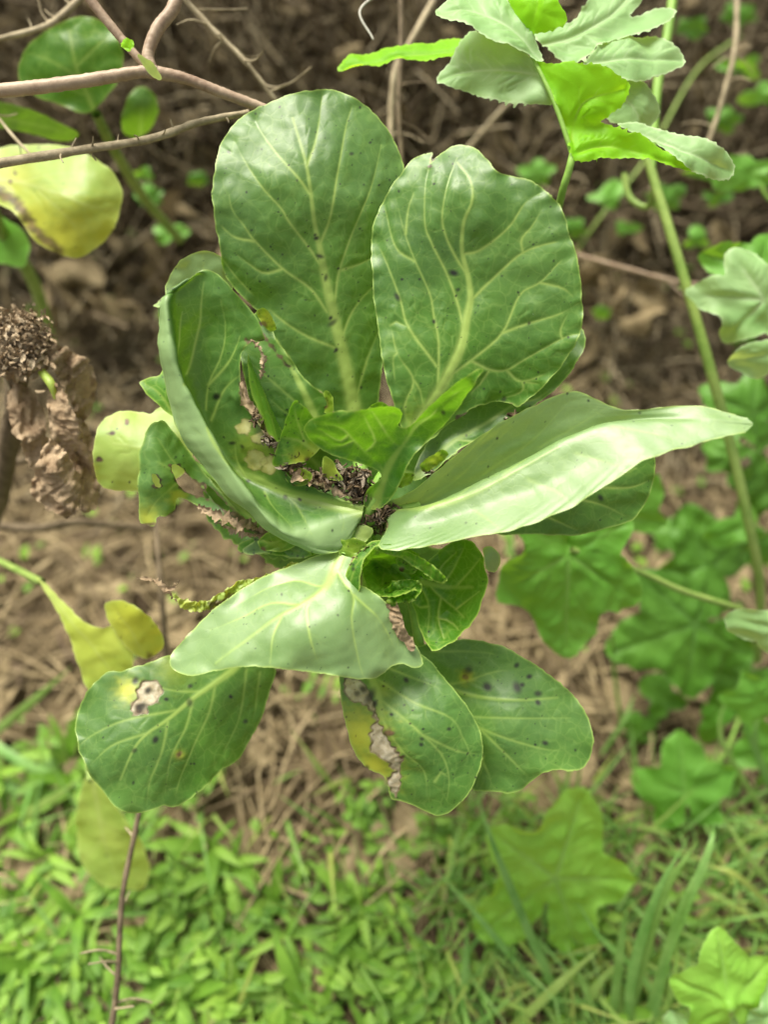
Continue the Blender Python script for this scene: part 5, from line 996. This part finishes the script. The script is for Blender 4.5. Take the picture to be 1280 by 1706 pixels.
dried_strip([(360, 870, 14), (400, 885, 14), (450, 895, 12)], .003, 8)
# 19 pale leaf far left
blade([(160, 725), (172, 700), (200, 687), (235, 687), (252, 690), (268, 678), (290, 690), (315, 720), (320, 770), (290, 800), (258, 815), (225, 817), (190, 815), (165, 806), (157, 775)], [(160, 725, 40), (235, 687, 48), (320, 740, 40), (200, 815, 48), (230, 750, 34)], M_yel, cb,
      [([(315, 765), (250, 750), (190, 740)], (.003, .001), .4)], [(190, 755), (280, 745)], seed=226, spots=4, brown=[(187, 722, 5), (212, 707, 4), (165, 765, 5)], label='pale yellow green leaf far left behind the torn leaf')
blade([(233, 637), (250, 630), (265, 626), (276, 614), (284, 640), (295, 680), (290, 694), (270, 678), (250, 662), (240, 650)], [(233, 637, 18), (276, 614, 14), (290, 694, 12), (262, 648, 12)], M_cabi, cb, [([(290, 688), (265, 655), (240, 638)], .0014, .6)], [(255, 645), (280, 665)], seed=227, ter=None, spots=3)
# ragged little leaves, and backing sheets added to darken gaps round the heart
for k, (O_, z0, m_) in enumerate([
    ([(430, 860), (520, 870), (600, 880), (640, 900), (600, 960), (520, 960), (440, 930)], 44, M_cab), ([(560, 700), (640, 690), (720, 740), (740, 800), (690, 850), (620, 850), (570, 790)], 34, M_cab),
    ([(470, 720), (540, 700), (600, 760), (600, 850), (530, 850), (470, 800)], 26, M_cab), ([(640, 900), (720, 910), (790, 960), (760, 1040), (690, 1060), (640, 1010)], 42, M_cab),
    ([(350, 800), (430, 830), (520, 880), (500, 930), (420, 920), (350, 870)], 34, M_cab)]):
    cx_ = sum(p[0] for p in O_) / len(O_); cy_ = sum(p[1] for p in O_) / len(O_)
    blade(O_, [(O_[0][0], O_[0][1], z0), (O_[2][0], O_[2][1], z0 - 6), (O_[4][0], O_[4][1], z0 + 4), (cx_, cy_, z0 + 8)], m_, cb, [([O_[0], (cx_, cy_), O_[3]], (.003, .001), .6)], seed=260 + k, spots=20, cren=3, q=.8)
for k, (O_, z0, yy) in enumerate([
    ([(610, 690), (622, 672), (640, 670), (650, 684), (640, 700), (620, 702)], 6, 0), ([(540, 655), (548, 650), (556, 662), (556, 684), (548, 690), (535, 684), (528, 676), (544, 676)], 10, .4),
    ([(700, 775), (716, 760), (738, 748), (748, 756), (730, 776), (706, 786)], 6, .5), ([(655, 800), (672, 788), (690, 790), (684, 806), (664, 812)], 0, .3), ([(475, 790), (500, 780), (520, 790), (512, 806), (490, 808)], 0, .4),
    ([(560, 905), (590, 895), (612, 905), (600, 925), (575, 930)], -2, .3), ([(430, 900), (450, 885), (480, 890), (500, 905), (470, 918), (440, 916)], 10, .2), ([(660, 930), (680, 925), (700, 940), (690, 955), (668, 950)], 4, .1), ([(428, 520), (440, 512), (452, 522), (462, 545), (452, 552), (440, 540)], 2, .8)]):
    cx_ = sum(p[0] for p in O_) / len(O_); cy_ = sum(p[1] for p in O_) / len(O_)
    blade(O_, [(O_[0][0], O_[0][1], z0), (O_[2][0], O_[2][1], z0 - 10), (O_[-1][0], O_[-1][1], z0 + 2), (cx_, cy_, z0 - 2)], M_cabi, cb, [([O_[0], (cx_, cy_), O_[2]], .0012, .5)], seed=280 + k, spots=4, cren=.9, ter=None, rip=.0009, ripf=30, yellow=[(cx_, cy_, 20, yy)], brown=[(O_[-1][0], O_[-1][1], 5)])
# 21 shrivelled strap leaf
blade([(300, 1010), (285, 990), (290, 986), (308, 1000), (340, 1000), (370, 985), (395, 970), (430, 960), (465, 950), (490, 935), (500, 945), (460, 975), (420, 1000), (385, 1012), (350, 1015), (325, 1018)], [(300, 1010, 6), (370, 990, 14), (490, 940, 16), (385, 1012, 18), (330, 1012, 8)], M_yel, cb, [([(490, 942), (420, 978), (350, 1008), (300, 1002)], .001, .4)], [(305, 1005), (340, 1008), (400, 992), (480, 950)], seed=228, ter=None, wr=.0014, brown=[([(350, 1010), (420, 985), (480, 950)], 7)], cren=2.5, yellow=[(310, 1005, 30, .5)], label='shrivelled strap like leaf curling at the tip')
dried_strip([(228, 962, 0), (248, 966, 2), (268, 974, 4), (285, 990, 6), (300, 1006, 6)], .0018, 11, wob=.6)
dried_strip([(272, 985, 4), (284, 980, 2), (296, 974, 0), (298, 966, -2)], .0015, 12, wob=.5)
# crumbly dead heart
crumbs('withered_heart', cb, [(590, 800, 0, 26), (560, 792, 0, 24, .7), (600, 820, 2, 18), (520, 798, 2, 18, .6), (480, 770, -4, 12)], 420, .0030, 41, label='crumbly brown withered heart')
crumbs('withered_heart', cb, [(600, 868, 6, 18, .6), (630, 862, 4, 16, .6), (645, 855, 2, 10), (585, 880, 6, 10)], 230, .0026, 42)
crumbs('withered_heart', cb, [(585, 805, 4, 30, .6), (540, 800, 6, 30, .5), (655, 850, 8, 20, .5), (612, 880, 12, 22, .6), (500, 790, 4, 20, .5)], 500, .0022, 51, mat=M_twigd)
crumbs('dry_scrap', cb, [(430, 690, -9, 12), (450, 735, -9, 12), (470, 760, -6, 10)], 90, .0022, 43)
crumbs('dry_scrap', cb, [(870, 695, 12, 10, .6), (850, 705, 14, 9)], 40, .003, 44)
crumbs('dry_scrap', cb, [(845, 720, 26, 12), (720, 790, 20, 10), (745, 800, 24, 12)], 90, .003, 45)
for pts, s_ in [([(612, 868, 8), (640, 856, 6), (700, 842, 9)], .004), ([(606, 866, 8), (590, 885, 5), (575, 925, -1)], .004), ([(610, 862, 8), (618, 845, 4), (640, 800, -3)], .0045), ([(608, 860, 10), (640, 790, 14), (690, 740, 10)], .0045), ([(606, 860, 12), (600, 770, 24), (592, 700, 32)], .0055), ([(612, 872, 14), (680, 980, 30), (700, 1080, 32)], .0045), ([(606, 876, 14), (560, 980, 34), (440, 1095, 46)], .0045), ([(608, 876, 12), (615, 980, 20), (615, 1095, 18)], .0045), ([(606, 862, 8), (560, 852, 6), (520, 840, 9)], .004), ([(612, 872, 12), (650, 930, 20), (690, 968, 12)], .003), ([(604, 870, 14), (500, 905, 22), (420, 875, 22)], .0035), ([(604, 872, 14), (450, 850, 40), (310, 765, 44)], .0035)]:
    tube('petiole', pxp([(x, y, D0 + z / 1000.) for x, y, z in pts]), [s_, s_ * .9, s_ * .75], M_stemg, cb, 10)
